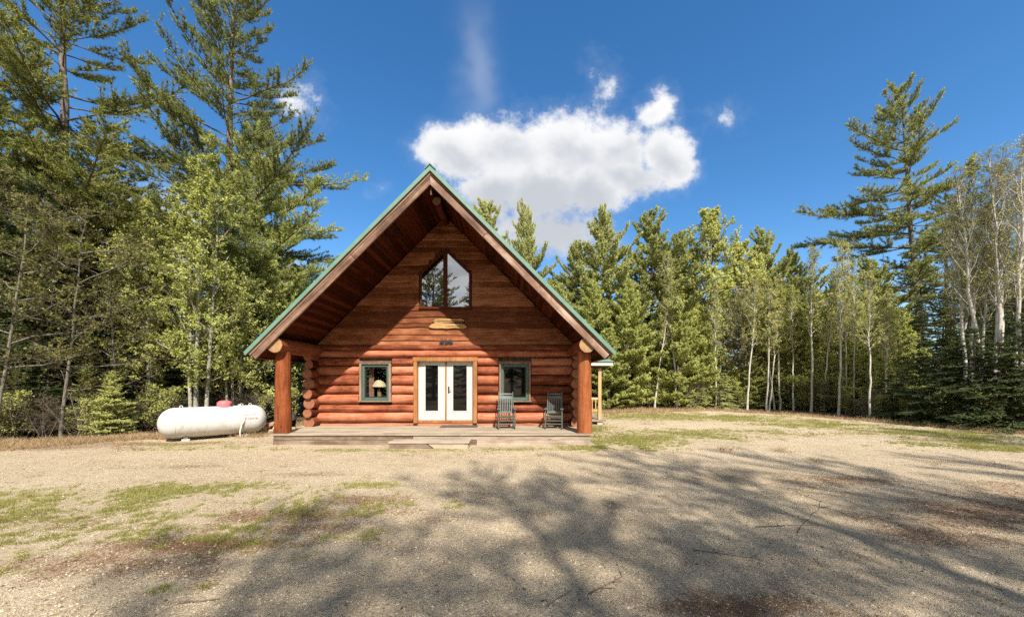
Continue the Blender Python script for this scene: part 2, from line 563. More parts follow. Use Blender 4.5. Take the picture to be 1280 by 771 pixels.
def vnoise(x, y, seed=0):
    """smooth value noise 0..1"""
    x = np.asarray(x, float)
    y = np.asarray(y, float)
    xi, yi = np.floor(x).astype(np.int64), np.floor(y).astype(np.int64)
    fx, fy = x - xi, y - yi
    fx, fy = fx * fx * (3 - 2 * fx), fy * fy * (3 - 2 * fy)

    def h(a, b):
        n = (a * 374761393 + b * 668265263 + seed * 1442695041) & 0x7fffffff
        n = ((n ^ (n >> 13)) * 1274126177) & 0x7fffffff
        return ((n ^ (n >> 16)) & 0xffff) / 65535.0
    return (h(xi, yi) * (1 - fx) + h(xi + 1, yi) * fx) * (1 - fy) + (h(xi, yi + 1) * (1 - fx) + h(xi + 1, yi + 1) * fx) * fy


def fbm(x, y, seed=0, oct=4):
    t, a, s = 0, 0.5, 0
    for i in range(oct):
        t = t + a * vnoise(np.asarray(x) * 2 ** i, np.asarray(y) * 2 ** i, seed + i * 17)
        s += a
        a *= 0.55
    return t / s


def gx(px, d):
    return (px - 640.0) * d / F_PX


# ------------------------------------------------------------------ ground
# edge of the wood around the clearing (x, y) from the left, behind the cabin, to the right
EDGE = np.array([(-60, 6), (-16, 10.6), (-13.5, 11.3), (-11.0, 12.6), (-9.5, 14.5), (-8.5, 17), (-7.5, 22), (0, 24.0), (6, 24.2),
                 (13, 23.4), (15.5, 20.0), (16.8, 16.0), (18.0, 12.8), (19.5, 9), (21, 4), (60, 0)], float)


def edge_y(x):
    return np.interp(x, EDGE[:, 0], EDGE[:, 1])


def gpt(px, py):
    d = CAM_H * F_PX / (py - HORIZON)
    return gx(px, d), d


def blobs(x, y, lst):
    m = np.zeros_like(np.asarray(x, float))
    for cx, cy_, a, b, s in lst:
        r2 = ((x - cx) / a) ** 2 + ((y - cy_) / b) ** 2
        m = np.maximum(m, s * np.exp(-r2 * 1.2))
    return m


GRASS = [(-5.5, 5.2, 4.5, 1.9, 0.40), (-7.8, 5.9, 2.2, 0.7, 0.8), (-5.8, 6.4, 1.6, 0.5, 0.65), (-8.5, 5.0, 1.0, 0.35, 0.6), (-3.6, 4.35, 0.35, 0.25, 0.8), (-3.0, 4.1, 0.3, 0.2, 0.7),
         (-2.2, 5.2, 0.6, 0.3, 0.7), (-1.9, 5.6, 0.5, 0.2, 0.6), (-3.0, 3.3, 0.3, 0.12, 0.7), (-4.9, 3.6, 0.3, 0.2, 0.8), (-4.2, 4.6, 0.4, 0.25, 0.6),
         (-0.9, 5.6, 0.35, 0.2, 0.6), (-2.6, 6.6, 0.7, 0.25, 0.5), (-5.2, 4.0, 0.4, 0.2, 0.7), (-4.6, 5.0, 0.5, 0.2, 0.5),
         (-3.5, 9.9, 3.4, 0.28, 0.85), (-7.5, 10.2, 2.6, 0.45, 0.55), (-9.8, 10.9, 1.6, 0.4, 0.6), (0.5, 10.1, 1.6, 0.3, 0.75), (2.2, 10.3, 1.0, 0.6, 0.8),
         (3.6, 11.6, 1.8, 1.4, 1.3), (5.8, 12.8, 2.4, 1.4, 0.9), (3.2, 15, 1.0, 2.5, 0.8), (7.5, 19.5, 3.8, 2.2, 1.3), (11.0, 18.5, 3.2, 2.0, 1.2),
         (12.8, 16.0, 2.6, 1.7, 1.0), (15.0, 12.8, 2.4, 1.6, 1.0), (13.0, 10.5, 2.5, 0.8, 0.6), (9.5, 13.5, 3.0, 1.2, 0.45), (15.5, 9.5, 1.6, 1.2, 0.5)]
LITTER = [(1.75, 3.05, 0.75, 0.30, 0.85), (2.8, 2.9, 1.0, 0.35, 0.5), (6.6, 5.2, 2.1, 0.9, 0.65), (5.0, 4.4, 1.2, 0.4, 0.5), (6.4, 7.0, 1.6, 0.45, 0.75), (4.0, 7.2, 1.0, 0.4, 0.5), (8.6, 5.6, 1.6, 1.0, 0.8),
          (-3.6, 4.2, 1.5, 0.22, 0.85), (-3.2, 5.1, 1.5, 0.35, 0.75), (-4.6, 3.8, 1.2, 0.3, 0.6), (-2.2, 5.8, 1.3, 0.4, 0.7), (-3.9, 7.4, 1.4, 0.25, 0.65), (-2.7, 4.6, 0.8, 0.3, 0.6),
          (-6.3, 4.9, 1.2, 0.4, 0.5), (-7.4, 8.0, 1.5, 0.3, 0.5), (-1.2, 4.9, 0.8, 0.3, 0.4), (0.9, 4.9, 0.5, 0.3, 0.35), (-10.5, 10.9, 3.5, 0.5, 0.9), (-14, 10.3, 3.5, 0.6, 1.0),
          (5.5, 22.5, 3.8, 1.6, 0.7), (3.3, 19, 1.5, 3.0, 0.6)]


def build_ground():
    def axis(lo, hi, fine_lo, fine_hi, step):
        a = list(np.arange(fine_lo, fine_hi, step))
        d, p = step, fine_hi
        up = []
        while p < hi:
            up.append(p)
            d *= 1.25
            p += d
        up.append(hi)
        d, p = step * 1.25, fine_lo - step
        dn = []
        while p > lo:
            dn.append(p)
            d *= 1.25
            p -= d
        dn.append(lo)
        return np.array(dn[::-1] + a + up)
    xs = axis(-900, 900, -17, 19, 0.11)
    ys = axis(-900, 1500, 1.5, 25.5, 0.11)
    X, Y = np.meshgrid(xs, ys)
    nx, ny = len(xs), len(ys)
    near = np.clip(1 - (np.hypot(X, Y - 10) - 40) / 40, 0, 1)
    Z = (fbm(X * 0.35, Y * 0.35, 3, 3) - 0.5) * 0.07 + (fbm(X * 1.9, Y * 1.9, 8, 3) - 0.5) * 0.035
    # old wheel ruts in the gravel
    for k in (0.0, 1.5):
        dl = np.abs((X + 0.6 - k) * 0.86 - (Y - 3.6) * 0.5)
        Z -= (0.024 * np.exp(-(dl / 0.14) ** 2) - 0.010 * np.exp(-((dl - 0.27) / 0.12) ** 2)) * np.clip((8 - Y) / 2, 0, 1)
    flat = np.clip((np.hypot((X + 2.34) / 6.5, (Y - 16.2) / 6.4) - 0.95) * 4, 0, 1)
    Z = Z * near * flat - 0.012
    V = np.stack([X, Y, Z], -1).reshape(-1, 3)
    i, j = np.meshgrid(np.arange(nx - 1), np.arange(ny - 1))
    a = (j * nx + i).ravel()
    T = np.stack([a, a + 1, a + 1 + nx, a + nx], 1)
    m, g, out = new_mat('driveway_ground')
    tc = g.n('TexCoord')
    P = tc.outputs['Object']
    at = lambda nme: g.n('Attribute', {'attribute_name': nme}).outputs['Fac']
    n1 = g.noise(P, 0.5, 5.0, 0.6)
    n2 = g.noise(P, 3.5, 6.0, 0.65)
    n3 = g.noise(P, 38.0, 3.0, 0.7)
    n4 = g.noise(P, 110.0, 2.0, 0.7)
    n5 = g.noise(P, 11.0, 5.0, 0.7)
    base = g.ramp(g.m('ADD', g.m('MULTIPLY', n1, 0.5), g.m('MULTIPLY', n2, 0.5)),
                  [(0.30, (0.36, 0.285, 0.19)), (0.5, (0.46, 0.37, 0.252)), (0.7, (0.54, 0.45, 0.325))])
    sp = g.ramp(g.m('ADD', g.m('MULTIPLY', n3, 0.5), g.m('MULTIPLY', n4, 0.5)),
                [(0.34, (0.34, 0.31, 0.28)), (0.46, (0.97, 0.97, 0.97)), (0.62, (1.40, 1.40, 1.40))])
    base = g.mix(0.8, base, sp, 'MULTIPLY')
    lit = g.m('ADD', at('litter'), g.m('MULTIPLY', g.m('ADD', g.m('SUBTRACT', n5, 0.5), g.m('SUBTRACT', n3, 0.5)), 1.2))
    litc = g.ramp(g.m('ADD', g.m('MULTIPLY', n4, 0.5), g.m('MULTIPLY', n5, 0.5)), [(0.3, (0.11, 0.062, 0.036)), (0.5, (0.22, 0.130, 0.078)), (0.7, (0.36, 0.245, 0.155))])
    c = g.mix(g.m('MULTIPLY', g.sstep(lit, 0.30, 1.0), 0.7), base, litc)
    gr = g.m('ADD', at('turf'), g.m('MULTIPLY', g.m('MULTIPLY', g.m('SUBTRACT', n2, 0.5), 2.0), g.sstep(at('turf'), 0.0, 0.3)))
    grc = g.ramp(g.m('ADD', g.m('MULTIPLY', n3, 0.5), g.m('MULTIPLY', n5, 0.5)), [(0.3, (0.15, 0.15, 0.045)), (0.5, (0.29, 0.27, 0.09)), (0.7, (0.45, 0.38, 0.18))])
    c = g.mix(g.m('MULTIPLY', g.sstep(gr, 0.3, 1.1), 0.6), c, grc)
    fl = g.ramp(g.m('ADD', g.m('MULTIPLY', n3, 0.4), g.m('MULTIPLY', n5, 0.6)), [(0.3, (0.05, 0.033, 0.02)), (0.5, (0.12, 0.075, 0.045)), (0.7, (0.22, 0.15, 0.09))])
    c = g.mix(g.sstep(g.m('ADD', at('woodland'), g.m('MULTIPLY', g.m('SUBTRACT', n2, 0.5), 0.8)), 0.35, 0.7), c, fl)
    hgt = g.m('ADD', g.m('MULTIPLY', n3, 0.6), g.m('ADD', g.m('MULTIPLY', n4, 0.5), g.m('MULTIPLY', n5, 0.5)))
    bp = g.n('Bump', Strength=1.0, Distance=0.045, Height=hgt)
    principled(g, out, Base__Color=c, Roughness=0.95, Normal=bp.outputs[0]).inputs['Specular IOR Level'].default_value = 0.15
    me = np_mesh('ground', V, T, m)
    x, y = X.ravel(), Y.ravel()
    for nme, arr in (('litter', blobs(x, y, LITTER)), ('turf', blobs(x, y, GRASS)),
                     ('woodland', np.where(y > -1e9, np.clip((y - edge_y(x)) / 1.2 + 0.5, 0, 1), 0))):
        a = me.attributes.new(nme, 'FLOAT', 'POINT')
        a.data.foreach_set('value', arr.astype(np.float32))
    o = linkmesh('ground', me)
    tag(o, 'tan gravel clearing and driveway around the log cabin', kind='structure')

    def hz(px_, py_):
        ix = np.clip(np.searchsorted(xs, px_) - 1, 0, nx - 2)
        iy = np.clip(np.searchsorted(ys, py_) - 1, 0, ny - 2)
        fx = (px_ - xs[ix]) / (xs[ix + 1] - xs[ix])
        fy = (py_ - ys[iy]) / (ys[iy + 1] - ys[iy])
        return (Z[iy, ix] * (1 - fx) + Z[iy, ix + 1] * fx) * (1 - fy) + (Z[iy + 1, ix] * (1 - fx) + Z[iy + 1, ix + 1] * fx) * fy
    return hz


ground_z = build_ground()


# ------------------------------------------------------------------ cabin
HX, HY = -2.34, 13.0            # cabin axis and front wall plane
RIDGE = 8.0                     # top of the metal at the ridge; 45 degree roof
cabin = tag(empty('log_cabin', (HX, HY, 0)), 'red stained log cabin with steep green edged gable roof and porch', 'cabin')
YF, YB = -2.45, 8.6             # front and rear edges of the roof, seen from the wall plane
rs = random.Random(4)


def log_mesh(length, r, axis, seed, n=12, seg=None, ends=True):
    q = np.random.default_rng(seed)
    seg = seg or max(3, int(length / 0.35))
    t = np.linspace(0, length, seg + 1)
    pts = np.zeros((seg + 1, 3))
    pts[:, axis] = t
    oth = [i for i in range(3) if i != axis]
    pts[:, oth[1]] += np.cumsum(q.normal(0, 0.004, seg + 1))
    rr = r * (1 + np.cumsum(q.normal(0, 0.012, seg + 1)) - 0.0)
    rr = r + np.clip(rr - r, -0.08 * r, 0.08 * r)
    rad = rr[:, None] * (1 + q.normal(0, 0.03, (seg + 1, n)))
    b = MB()
    b.tube(pts, rad, n, 0, 1)
    return b


# front wall: core panels round the openings (the logs are set on it)
OPEN = [(-2.90, -1.92, 1.19, 2.44), (-1.0, 1.06, 0.44, 2.60), (1.95, 2.93, 1.19, 2.44)]
core = MB()
xs_ = [-4.45, -2.90, -1.92, -1.0, 1.06, 1.95, 2.93, 4.45]
for k in range(7):
    a, b_ = xs_[k], xs_[k + 1]
    op = [o for o in OPEN if abs(o[0] - a) < 1e-6]
    if op:
        core.box((a, 0.02, 0.0), (b_, 0.16, op[0][2]))
        core.box((a, 0.02, op[0][3]), (b_, 0.16, 2.86))
    else:
        core.box((a, 0.02, 0.0), (b_, 0.16, 2.86))
# gable core with the window opening
GW = 0.86                       # half width of gable window
zt = 7.66


def gpoly(x0, x1, z0):
    pts = [(x0, z0), (x1, z0)]
    pts.append((x1, zt - abs(x1)))
    if x0 < 0 < x1:
        pts.append((0, zt))
    pts.append((x0, zt - abs(x0)))
    return pts


core.prism(gpoly(-4.45, -GW - 0.02, 2.86), 0.02, 0.16)
core.prism(gpoly(GW + 0.02, 4.45, 2.86), 0.02, 0.16)
core.box((-GW - 0.02, 0.02, 2.86), (GW + 0.02, 0.16, 4.42))
core.prism([(-GW - 0.02, 5.70), (0, 6.52), (GW + 0.02, 5.70), (GW + 0.02, zt - GW - 0.02), (0, zt), (-GW - 0.02, zt - GW - 0.02)], 0.02, 0.16)
wall = core.build('front_wall', M['interior'], cabin)

rows_py = [528, 515, 505, 492.5, 481.5, 469, 457.5, 447.5, 438.5, 431.5]
rows = [1.85 + (476 - p) * 13 / F_PX for p in rows_py]
zb = [0.36] + rows[1:]
zb = [0.395, 0.75, 1.03, 1.385, 1.695, 2.045, 2.37, 2.655, 2.905, 3.105]
for i in range(len(zb) - 1):
    z0, z1 = zb[i], zb[i + 1]
    zc, r = (z0 + z1) / 2, (z1 - z0) / 2 * 1.01
    segs = [(-4.75, 4.75)]
    for (a, b_, o0, o1) in OPEN:
        if o0 - 0.02 < zc < o1 + 0.08:
            ns = []
            for s0, s1 in segs:
                if s0 < a and s1 > b_:
                    ns += [(s0, a - 0.085), (b_ + 0.085, s1)]
                else:
                    ns.append((s0, s1))
            segs = ns
    for s0, s1 in segs:
        lb = log_mesh(s1 - s0, r, 0, 100 + i * 7 + int(s0 * 10))
        o = lb.build('log', [M['log'], M['endred']], wall)
        o.location = (s0, -0.045 + rs.uniform(-0.015, 0.015), zc)
        o.scale = (1, 0.97, 1)
MB().box((-4.45, -0.10, 0.28), (4.45, 0.02, 0.385)).build('sill_beam', M['log'], wall, 0.01)

# live-edge lap siding in the gable
zc = 3.07
k = 0
q = np.random.default_rng(7)
while zc < 7.35:
    h = q.uniform(0.175, 0.235)
    z1 = min(zc + h, 7.5)
    hw0 = zt - zc - 0.04
    spans = [(-hw0, hw0)]
    if z1 > 4.45 and zc < 5.66:
        spans = [(-hw0, -GW - 0.075), (GW + 0.075, hw0)]
    elif zc < 6.50 and z1 > 4.45:
        w_ = max(0.06, 6.50 - zc + 0.02)
        spans = [(-hw0, -w_), (w_, hw0)]
    for s0, s1 in spans:
        if s1 - s0 < 0.2:
            continue
        n = max(4, int((s1 - s0) / 0.22))
        xx = np.linspace(s0, s1, n + 1)
        wav = (fbm(xx * 0.9 + k * 9.1, xx * 0 + k * 3.3, 5, 3) - 0.5) * 0.11
        bot = zc - 0.035 + wav
        top = np.minimum(z1 + 0.055, zt - 0.01 - np.abs(xx))
        b = MB()
        vs, fs = [], []
        for x, zb_, zt_ in zip(xx, bot, top):
            zt_ = max(zt_, zb_ + 0.01)
            vs += [(x, -0.050, zb_), (x, -0.062, zb_ + 0.018), (x, -0.016, zt_), (x, 0.018, zt_), (x, 0.018, zb_)]
        for j in range(n):
            a = j * 5
            for p in range(5):
                p2 = (p + 1) % 5
                fs.append((a + p, a + 5 + p, a + 5 + p2, a + p2))
        fs += [(0, 1, 2, 3, 4), tuple(n * 5 + e for e in (4, 3, 2, 1, 0))]
        b.add(vs, fs)
        b.build('siding_board', M['siding'], wall)
    zc = z1
    k += 1

# side and rear walls
for sx, nm in ((-1, 'side_wall'), (1, 'side_wall'), (0, 'rear_wall')):
    b = MB()
    if sx:
        b.box((sx * 4.45 - 0.07, 0.17, 0), (sx * 4.45 + 0.07, 8.0, 3.05))
    else:
        b.box((-4.37, 7.86, 0), (4.37, 8.0, 2.86))
        b.prism([(-4.37, 2.862), (4.37, 2.862), (0, 7.2)], 7.86, 8.0)
    wl = b.build(nm, M['interior'], cabin)
    if sx:
        for i in range(len(zb) - 1):
            z0, z1 = zb[i] - 0.12, zb[i + 1] - 0.12
            fr = -0.55 - (0.10 if i % 2 else 0.0)
            lb = log_mesh(8.45 - fr, (z1 - z0) / 2 * 1.05, 1, 300 + i + 40 * sx)
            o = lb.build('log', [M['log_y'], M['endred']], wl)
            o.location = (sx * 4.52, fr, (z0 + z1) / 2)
# interior floor and ceiling and partition
MB().box((-4.37, 0.17, 0.20), (4.37, 7.85, 0.28)).build('floor', M['interior'], cabin)
MB().box((-4.37, 0.17, 2.75), (4.37, 7.85, 2.85)).build('ceiling', M['interior'], cabin)

# roof
rf = MB()
for s in (-1, 1):
    n = np.array([s * 1, 1]) / math.sqrt(2)
    top0, top1 = np.array([0, RIDGE]), np.array([s * 5.33, RIDGE - 5.33])
    dn = -n * 0.045
    poly = [tuple(top0), tuple(top1), tuple(top1 + dn), (0, RIDGE - 0.0636)]
    if s < 0:
        poly = poly[::-1]
    rf.prism(poly, YF - 0.03, YB)
roof = rf.build('roof', M['green_metal'], cabin)
for s in (-1, 1):
    e = np.array([s, -1]) / math.sqrt(2)
    n = np.array([s, 1]) / math.sqrt(2)

    def strip(l0, l1, d0, d1, ya, yb):
        o = np.array([0, RIDGE])
        # l along the slope from the plumb line of the ridge, d below the top surface
        pts = []
        for l, d in ((l0, d0), (l1, d0), (l1, d1), (l0, d1)):
            if l == 0:
                pts.append((0.0, RIDGE - d * math.sqrt(2)))
            else:
                pts.append(tuple(o + e * l - n * d))
        return pts if s < 0 else pts[::-1]
    Lr = 5.33 * math.sqrt(2)
    MB().prism(strip(0, Lr + 0.02, 0.0455, 0.105, 0, 0), YF - 0.035, YF - 0.012).build('rake_trim', M['green_metal'], roof)
    # local frame so the grain follows the slope
    rot = Matrix.Rotation(math.atan2(e[1], e[0]), 4, 'Y').inverted()
    cut = 3.4 if s < 0 else 2.5
    for nme, mt, d0, d1, y0, y1, la, lb_ in (('sub_fascia', 'subfascia', 0.0460, 0.165, YF + 0.02, YF + 0.055, 0, Lr - 0.05),
                                             ('rake_board', 'fascia', 0.195, 0.375, YF - 0.01, YF + 0.045, 0, cut),
                                             ('rake_board', 'fascia', 0.195, 0.375, YF - 0.01, YF + 0.045, cut + 0.012, Lr - 0.10)):
        o = MB().prism(strip(la, lb_, d0, d1, 0, 0), y0, y1).build(nme, M[mt], roof, 0.005)
        o.data.transform(rot.inverted())
        o.matrix_local = rot
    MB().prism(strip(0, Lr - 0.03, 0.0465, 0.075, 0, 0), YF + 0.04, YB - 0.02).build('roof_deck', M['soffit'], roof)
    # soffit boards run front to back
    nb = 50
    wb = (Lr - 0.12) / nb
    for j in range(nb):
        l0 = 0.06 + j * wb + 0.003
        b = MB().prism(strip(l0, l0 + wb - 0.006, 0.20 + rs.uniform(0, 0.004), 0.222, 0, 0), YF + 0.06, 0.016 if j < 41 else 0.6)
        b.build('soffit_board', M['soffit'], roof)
    MB().prism(strip(Lr - 0.05, Lr - 0.02, 0.076, 0.28, 0, 0), YF + 0.06, YB - 0.03).build('eave_fascia', M['fascia'], roof)
    # raised ribs of the metal roofing
    rib = MB()
    for j in range(12):
        y = YF + 0.2 + j * 0.9
        pts = strip(0.05, Lr - 0.02, -0.02, 0.004, 0, 0)
        rib.prism(pts, y, y + 0.04)
    rib.build('standing_seams', M['green_metal'], roof)
rc = MB()
rc.prism([(-0.15, RIDGE - 0.125), (0, RIDGE + 0.022), (0.15, RIDGE - 0.125), (0.155, RIDGE - 0.10), (0, RIDGE + 0.052), (-0.155, RIDGE - 0.10)], YF - 0.06, YB + 0.02)
rc.build('ridge_cap', M['green_metal'], roof)
MB().box((-0.02, YF + 0.10, 7.22), (0.02, YF + 0.13, 7.42)).build('ridge_bracket', M['fascia'], roof)
rb = log_mesh(1.7, 0.13, 1, 55)
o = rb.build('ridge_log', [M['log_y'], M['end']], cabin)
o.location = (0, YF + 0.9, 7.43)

# porch posts and the plates above them
for s in (-1, 1):
    q = np.random.default_rng(60 + s)
    zz = np.linspace(0.31, 2.72, 13)
    pts = np.stack([np.cumsum(q.normal(0, 0.003, 13)), np.zeros(13), zz], 1)
    rad = (0.232 - 0.034 * (zz - 0.31) / 2.4)[:, None] * (1 + q.normal(0, 0.018, (13, 14)))
    o = MB().tube(pts, rad, 14, 0, 1).build('porch_post', [M['post'], M['end']], cabin)
    o.location = (s * 4.51, -1.97, 0)
    lb = log_mesh(2.9, 0.222, 1, 70 + s, 16)
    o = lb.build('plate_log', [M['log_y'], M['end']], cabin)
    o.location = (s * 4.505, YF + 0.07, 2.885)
    # flat-hewn bearing pad between post and plate
    MB().box((s * 4.51 - 0.24, -2.22, 0.297), (s * 4.51 + 0.24, -1.72, 0.312)).build('post_pad', M['skirt'], cabin)

# porch deck
deck = MB().box((-4.60, -2.22, -0.04), (4.60, -0.12, 0.255)).build('porch_deck', M['skirt'], cabin)
nb = 16
w_ = 2.24 / nb
for j in range(nb):
    y0 = -2.30 + j * w_
    cuts = [-4.70, rs.uniform(-2.5, 1.5), 4.72]
    for a, b_ in zip(cuts[:-1], cuts[1:]):
        MB().box((a + 0.004, y0 + 0.004, 0.262), (b_ - 0.004, y0 + w_ - 0.004, 0.297 + rs.uniform(-0.002, 0.003))).build('deck_board', M['deck'], deck, 0.004)
for (a, b_, z0, z1, yy) in ((-4.61, -0.55, 0.135, 0.255, -2.262), (-0.54, 4.61, 0.14, 0.257, -2.26), (-4.62, 1.3, -0.05, 0.128, -2.268), (1.31, 4.62, -0.05, 0.131, -2.266)):
    MB().box((a, yy, z0), (b_, -2.223, z1)).build('skirt_board', M['skirt'], deck, 0.005)


# doors
def frame_mb(x0, x1, z0, z1, wl, wr, wb_, wt, y0, y1):
    b = MB()
    b.box((x0, y0, z0), (x0 + wl, y1, z1))
    b.box((x1 - wr, y0, z0), (x1, y1, z1))
    b.box((x0 + wl, y0, z0), (x1 - wr, y1, z0 + wb_))
    b.box((x0 + wl, y0, z1 - wt), (x1 - wr, y1, z1))
    return b


cs = MB()
cs.box((-1.075, -0.235, 0.385), (-0.945, 0.03, 2.53))
cs.box((0.995, -0.235, 0.385), (1.13, 0.03, 2.53))
cs.box((-1.10, -0.245, 2.532), (1.15, 0.03, 2.675))
cs.box((-1.0, -0.12, 0.386), (1.05, 0.03, 0.47))
casing = cs.build('door_casing', M['casing'], cabin, 0.006)
MB().box((-0.008, -0.085, 0.472), (0.045, 0.03, 2.53)).build('mullion', M['casing'], casing)
for i, (a, b_) in enumerate(((-0.943, -0.010), (0.047, 0.993))):
    gx0, gx1 = (a + 0.245, b_ - 0.235) if i == 0 else (a + 0.225, b_ - 0.235)
    b = MB()
    b.box((a, -0.065, 0.475), (gx0, -0.02, 2.528))
    b.box((gx1, -0.065, 0.475), (b_, -0.02, 2.528))
    b.box((gx0, -0.065, 0.475), (gx1, -0.02, 0.80))
    b.box((gx0, -0.065, 2.40), (gx1, -0.02, 2.528))
    d = b.build('door', M['white'], cabin, 0.004)
    frame_mb(gx0 - 0.025, gx1 + 0.025, 0.775, 2.425, 0.03, 0.03, 0.03, 0.03, -0.078, -0.0655).build('glazing_bead', M['white'], d, 0.003)
    MB().box((gx0 + 0.001, -0.045, 0.801), (gx1 - 0.001, -0.039, 2.399)).build('pane', M['glass_door'], d)
    if i == 1:
        h = MB()
        h.box((a + 0.05, -0.078, 1.42), (a + 0.10, -0.066, 1.66))
        h.tube([(a + 0.075, -0.07, 1.52), (a + 0.075, -0.12, 1.52)], 0.012, 8)
        h.tube([(a + 0.075, -0.12, 1.52), (a + 0.18, -0.12, 1.515)], 0.011, 8)
        h.build('handle', M['black'], d)

# two small windows
for s in (0, 1):
    x0, x1 = (-2.93, -1.89) if s == 0 else (1.92, 2.96)
    z0, z1 = 1.17, 2.47
    b = frame_mb(x0 - 0.03, x1 + 0.03, z0, z1 + 0.03, 0.075, 0.075, 0.002, 0.06, -0.215, 0.02)
    b.box((x0 - 0.06, -0.235, z0 - 0.045), (x1 + 0.06, 0.02, z0 - 0.003))
    b.box((x0 - 0.05, -0.245, z1 + 0.033), (x1 + 0.05, 0.02, z1 + 0.06))
    w = b.build('window', M['trimwood'], cabin, 0.006)
    frame_mb(x0 + 0.048, x1 - 0.048, z0 + 0.005, z1 - 0.035, 0.085, 0.085, 0.095, 0.095, -0.155, 0.02).build('frame', M['green_paint'], w, 0.006)
    frame_mb(x0 + 0.135, x1 - 0.135, z0 + 0.102, z1 - 0.132, 0.03, 0.03, 0.03, 0.03, -0.10, 0.02).build('sash', M['black'], w)
    MB().box((x0 + 0.165, -0.06, z0 + 0.132), (x1 - 0.165, -0.054, z1 - 0.162)).build('pane', M['glass_lo' if s == 0 else 'glass_door'], w)
    if s == 0:
        cu = MB()
        n = 24
        xx = np.linspace(x0 + 0.15, x0 + 0.33, n)
        yy = 0.20 + 0.02 * np.sin(np.arange(n) * 1.9)
        vs = [(x, y, z) for z in (z0 + 0.05, z1) for x, y in zip(xx, yy)]
        vs += [(x, y + 0.006, z) for z in (z0 + 0.05, z1) for x, y in zip(xx, yy)]
        fs = [(j, j + 1, n + j + 1, n + j) for j in range(n - 1)] + [(2 * n + j, 3 * n + j, 3 * n + j + 1, 2 * n + j + 1) for j in range(n - 1)]
        cu.add(vs, fs, 0, True).build('curtain', plain('curtain_cloth', (0.30, 0.17, 0.13), 0.9), w)

# gable window: two panes with sloping heads
gwf = MB()
for s in (-1, 1):
    xi, xo = 0.075 * s, GW * s
    hi, ho = 6.36, 5.60
    gwf.bar((xo, -0.03, 4.42), (xo, -0.03, ho + 0.05), 0.06, 0.10, (0, 1, 0))
    gwf.bar((xi * 0.9, -0.031, hi + 0.03), (xo, -0.031, ho + 0.03), 0.10, 0.07, (0, 0, 1))
gwf.box((-0.07, -0.09, 4.42), (0.07, 0.03, 6.44))
gwf.box((-GW - 0.06, -0.10, 4.375), (GW + 0.06, 0.03, 4.445))
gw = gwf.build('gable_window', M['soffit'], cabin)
for s in (-1, 1):
    xi, xo = 0.072 * s, (GW - 0.03) * s
    poly = [(xi, 4.447), (xo, 4.447), (xo, 5.625), (xi, 6.335)]
    if s < 0:
        poly = poly[::-1]
    MB().prism(poly, -0.040, -0.032).build('pane', M['glass_hi'], gw)

# side porch on the right
sp = MB().box((4.75, 2.7, 0.12), (6.35, 7.0, 0.20)).build('side_porch', M['deck'], cabin)
for y in (2.85, 5.0, 6.9):
    b = MB().box((6.03, y - 0.07, 0.16), (6.17, y + 0.07, 2.40))
    o = b.build('side_post', M['sidepost'], sp, 0.006)
    MB().box((5.99, y - 0.10, -0.03), (6.21, y + 0.10, 0.155)).build('post_footing', M['concrete'], sp)
MB().box((4.70, 2.80, 2.40), (6.17, 2.90, 2.50)).build('side_beam', M['log_y'], sp)
MB().box((4.62, 2.56, 2.50), (6.60, 2.62, 2.66)).build('side_fascia', M['cream'], sp, 0.005)
b = MB()
b.add([(4.55, 2.50, 2.665), (6.68, 2.50, 2.665), (6.68, 7.4, 2.665), (4.55, 7.4, 2.665),
       (4.55, 3.4, 3.15), (5.7, 3.4, 3.15), (5.7, 7.4, 3.15), (4.55, 7.4, 3.15)],
      [(0, 3, 2, 1), (0, 1, 5, 4), (1, 2, 6, 5), (2, 3, 7, 6), (3, 0, 4, 7), (4, 5, 6, 7)])
b.build('side_roof', M['green_metal'], sp)
for zr in (0.55, 1.05):
    MB().box((4.8, 2.82, zr), (6.02, 2.87, zr + 0.09)).build('rail', M['sidepost'], sp)
for j in range(8):
    x = 4.9 + j * 0.145
    MB().box((x, 2.825, 0.645), (x + 0.035, 2.865, 1.048)).build('baluster', M['sidepost'], sp)

# ------------------------------------------------------------------ porch things
# low step in front of the deck
st = tag(empty('porch_step', (gx(538, 10.3), 10.42, 0)), 'low weathered wooden step in front of the porch', 'step')
for j in range(3):
    MB().box((-1.12, -0.30 + j * 0.185, 0.135), (1.10, -0.30 + j * 0.185 + 0.178, 0.172)).build('tread_board', M['deck'], st, 0.004)
MB().add([(-1.10, -0.28, -0.03), (0.12, -0.28, -0.03), (-0.10, -0.28, 0.132), (-1.10, -0.28, 0.132),
          (-1.10, -0.25, -0.03), (0.12, -0.25, -0.03), (-0.10, -0.25, 0.132), (-1.10, -0.25, 0.132)],
         [(0, 1, 2, 3), (7, 6, 5, 4), (0, 4, 5, 1), (1, 5, 6, 2), (2, 6, 7, 3), (3, 7, 4, 0)]).build('riser_board', M['skirt'], st)
MB().add([(0.165, -0.275, -0.03), (1.06, -0.275, -0.03), (1.06, -0.275, 0.132), (-0.055, -0.275, 0.132),
          (0.165, -0.245, -0.03), (1.06, -0.245, -0.03), (1.06, -0.245, 0.132), (-0.055, -0.245, 0.132)],
         [(0, 1, 2, 3), (7, 6, 5, 4), (0, 4, 5, 1), (1, 5, 6, 2), (2, 6, 7, 3), (3, 7, 4, 0)]).build('riser_board', M['deck'], st)
for x in (-1.08, 1.04):
    MB().box((x, -0.243, -0.03), (x + 0.04, 0.24, 0.130)).build('side_board', M['skirt'], st)

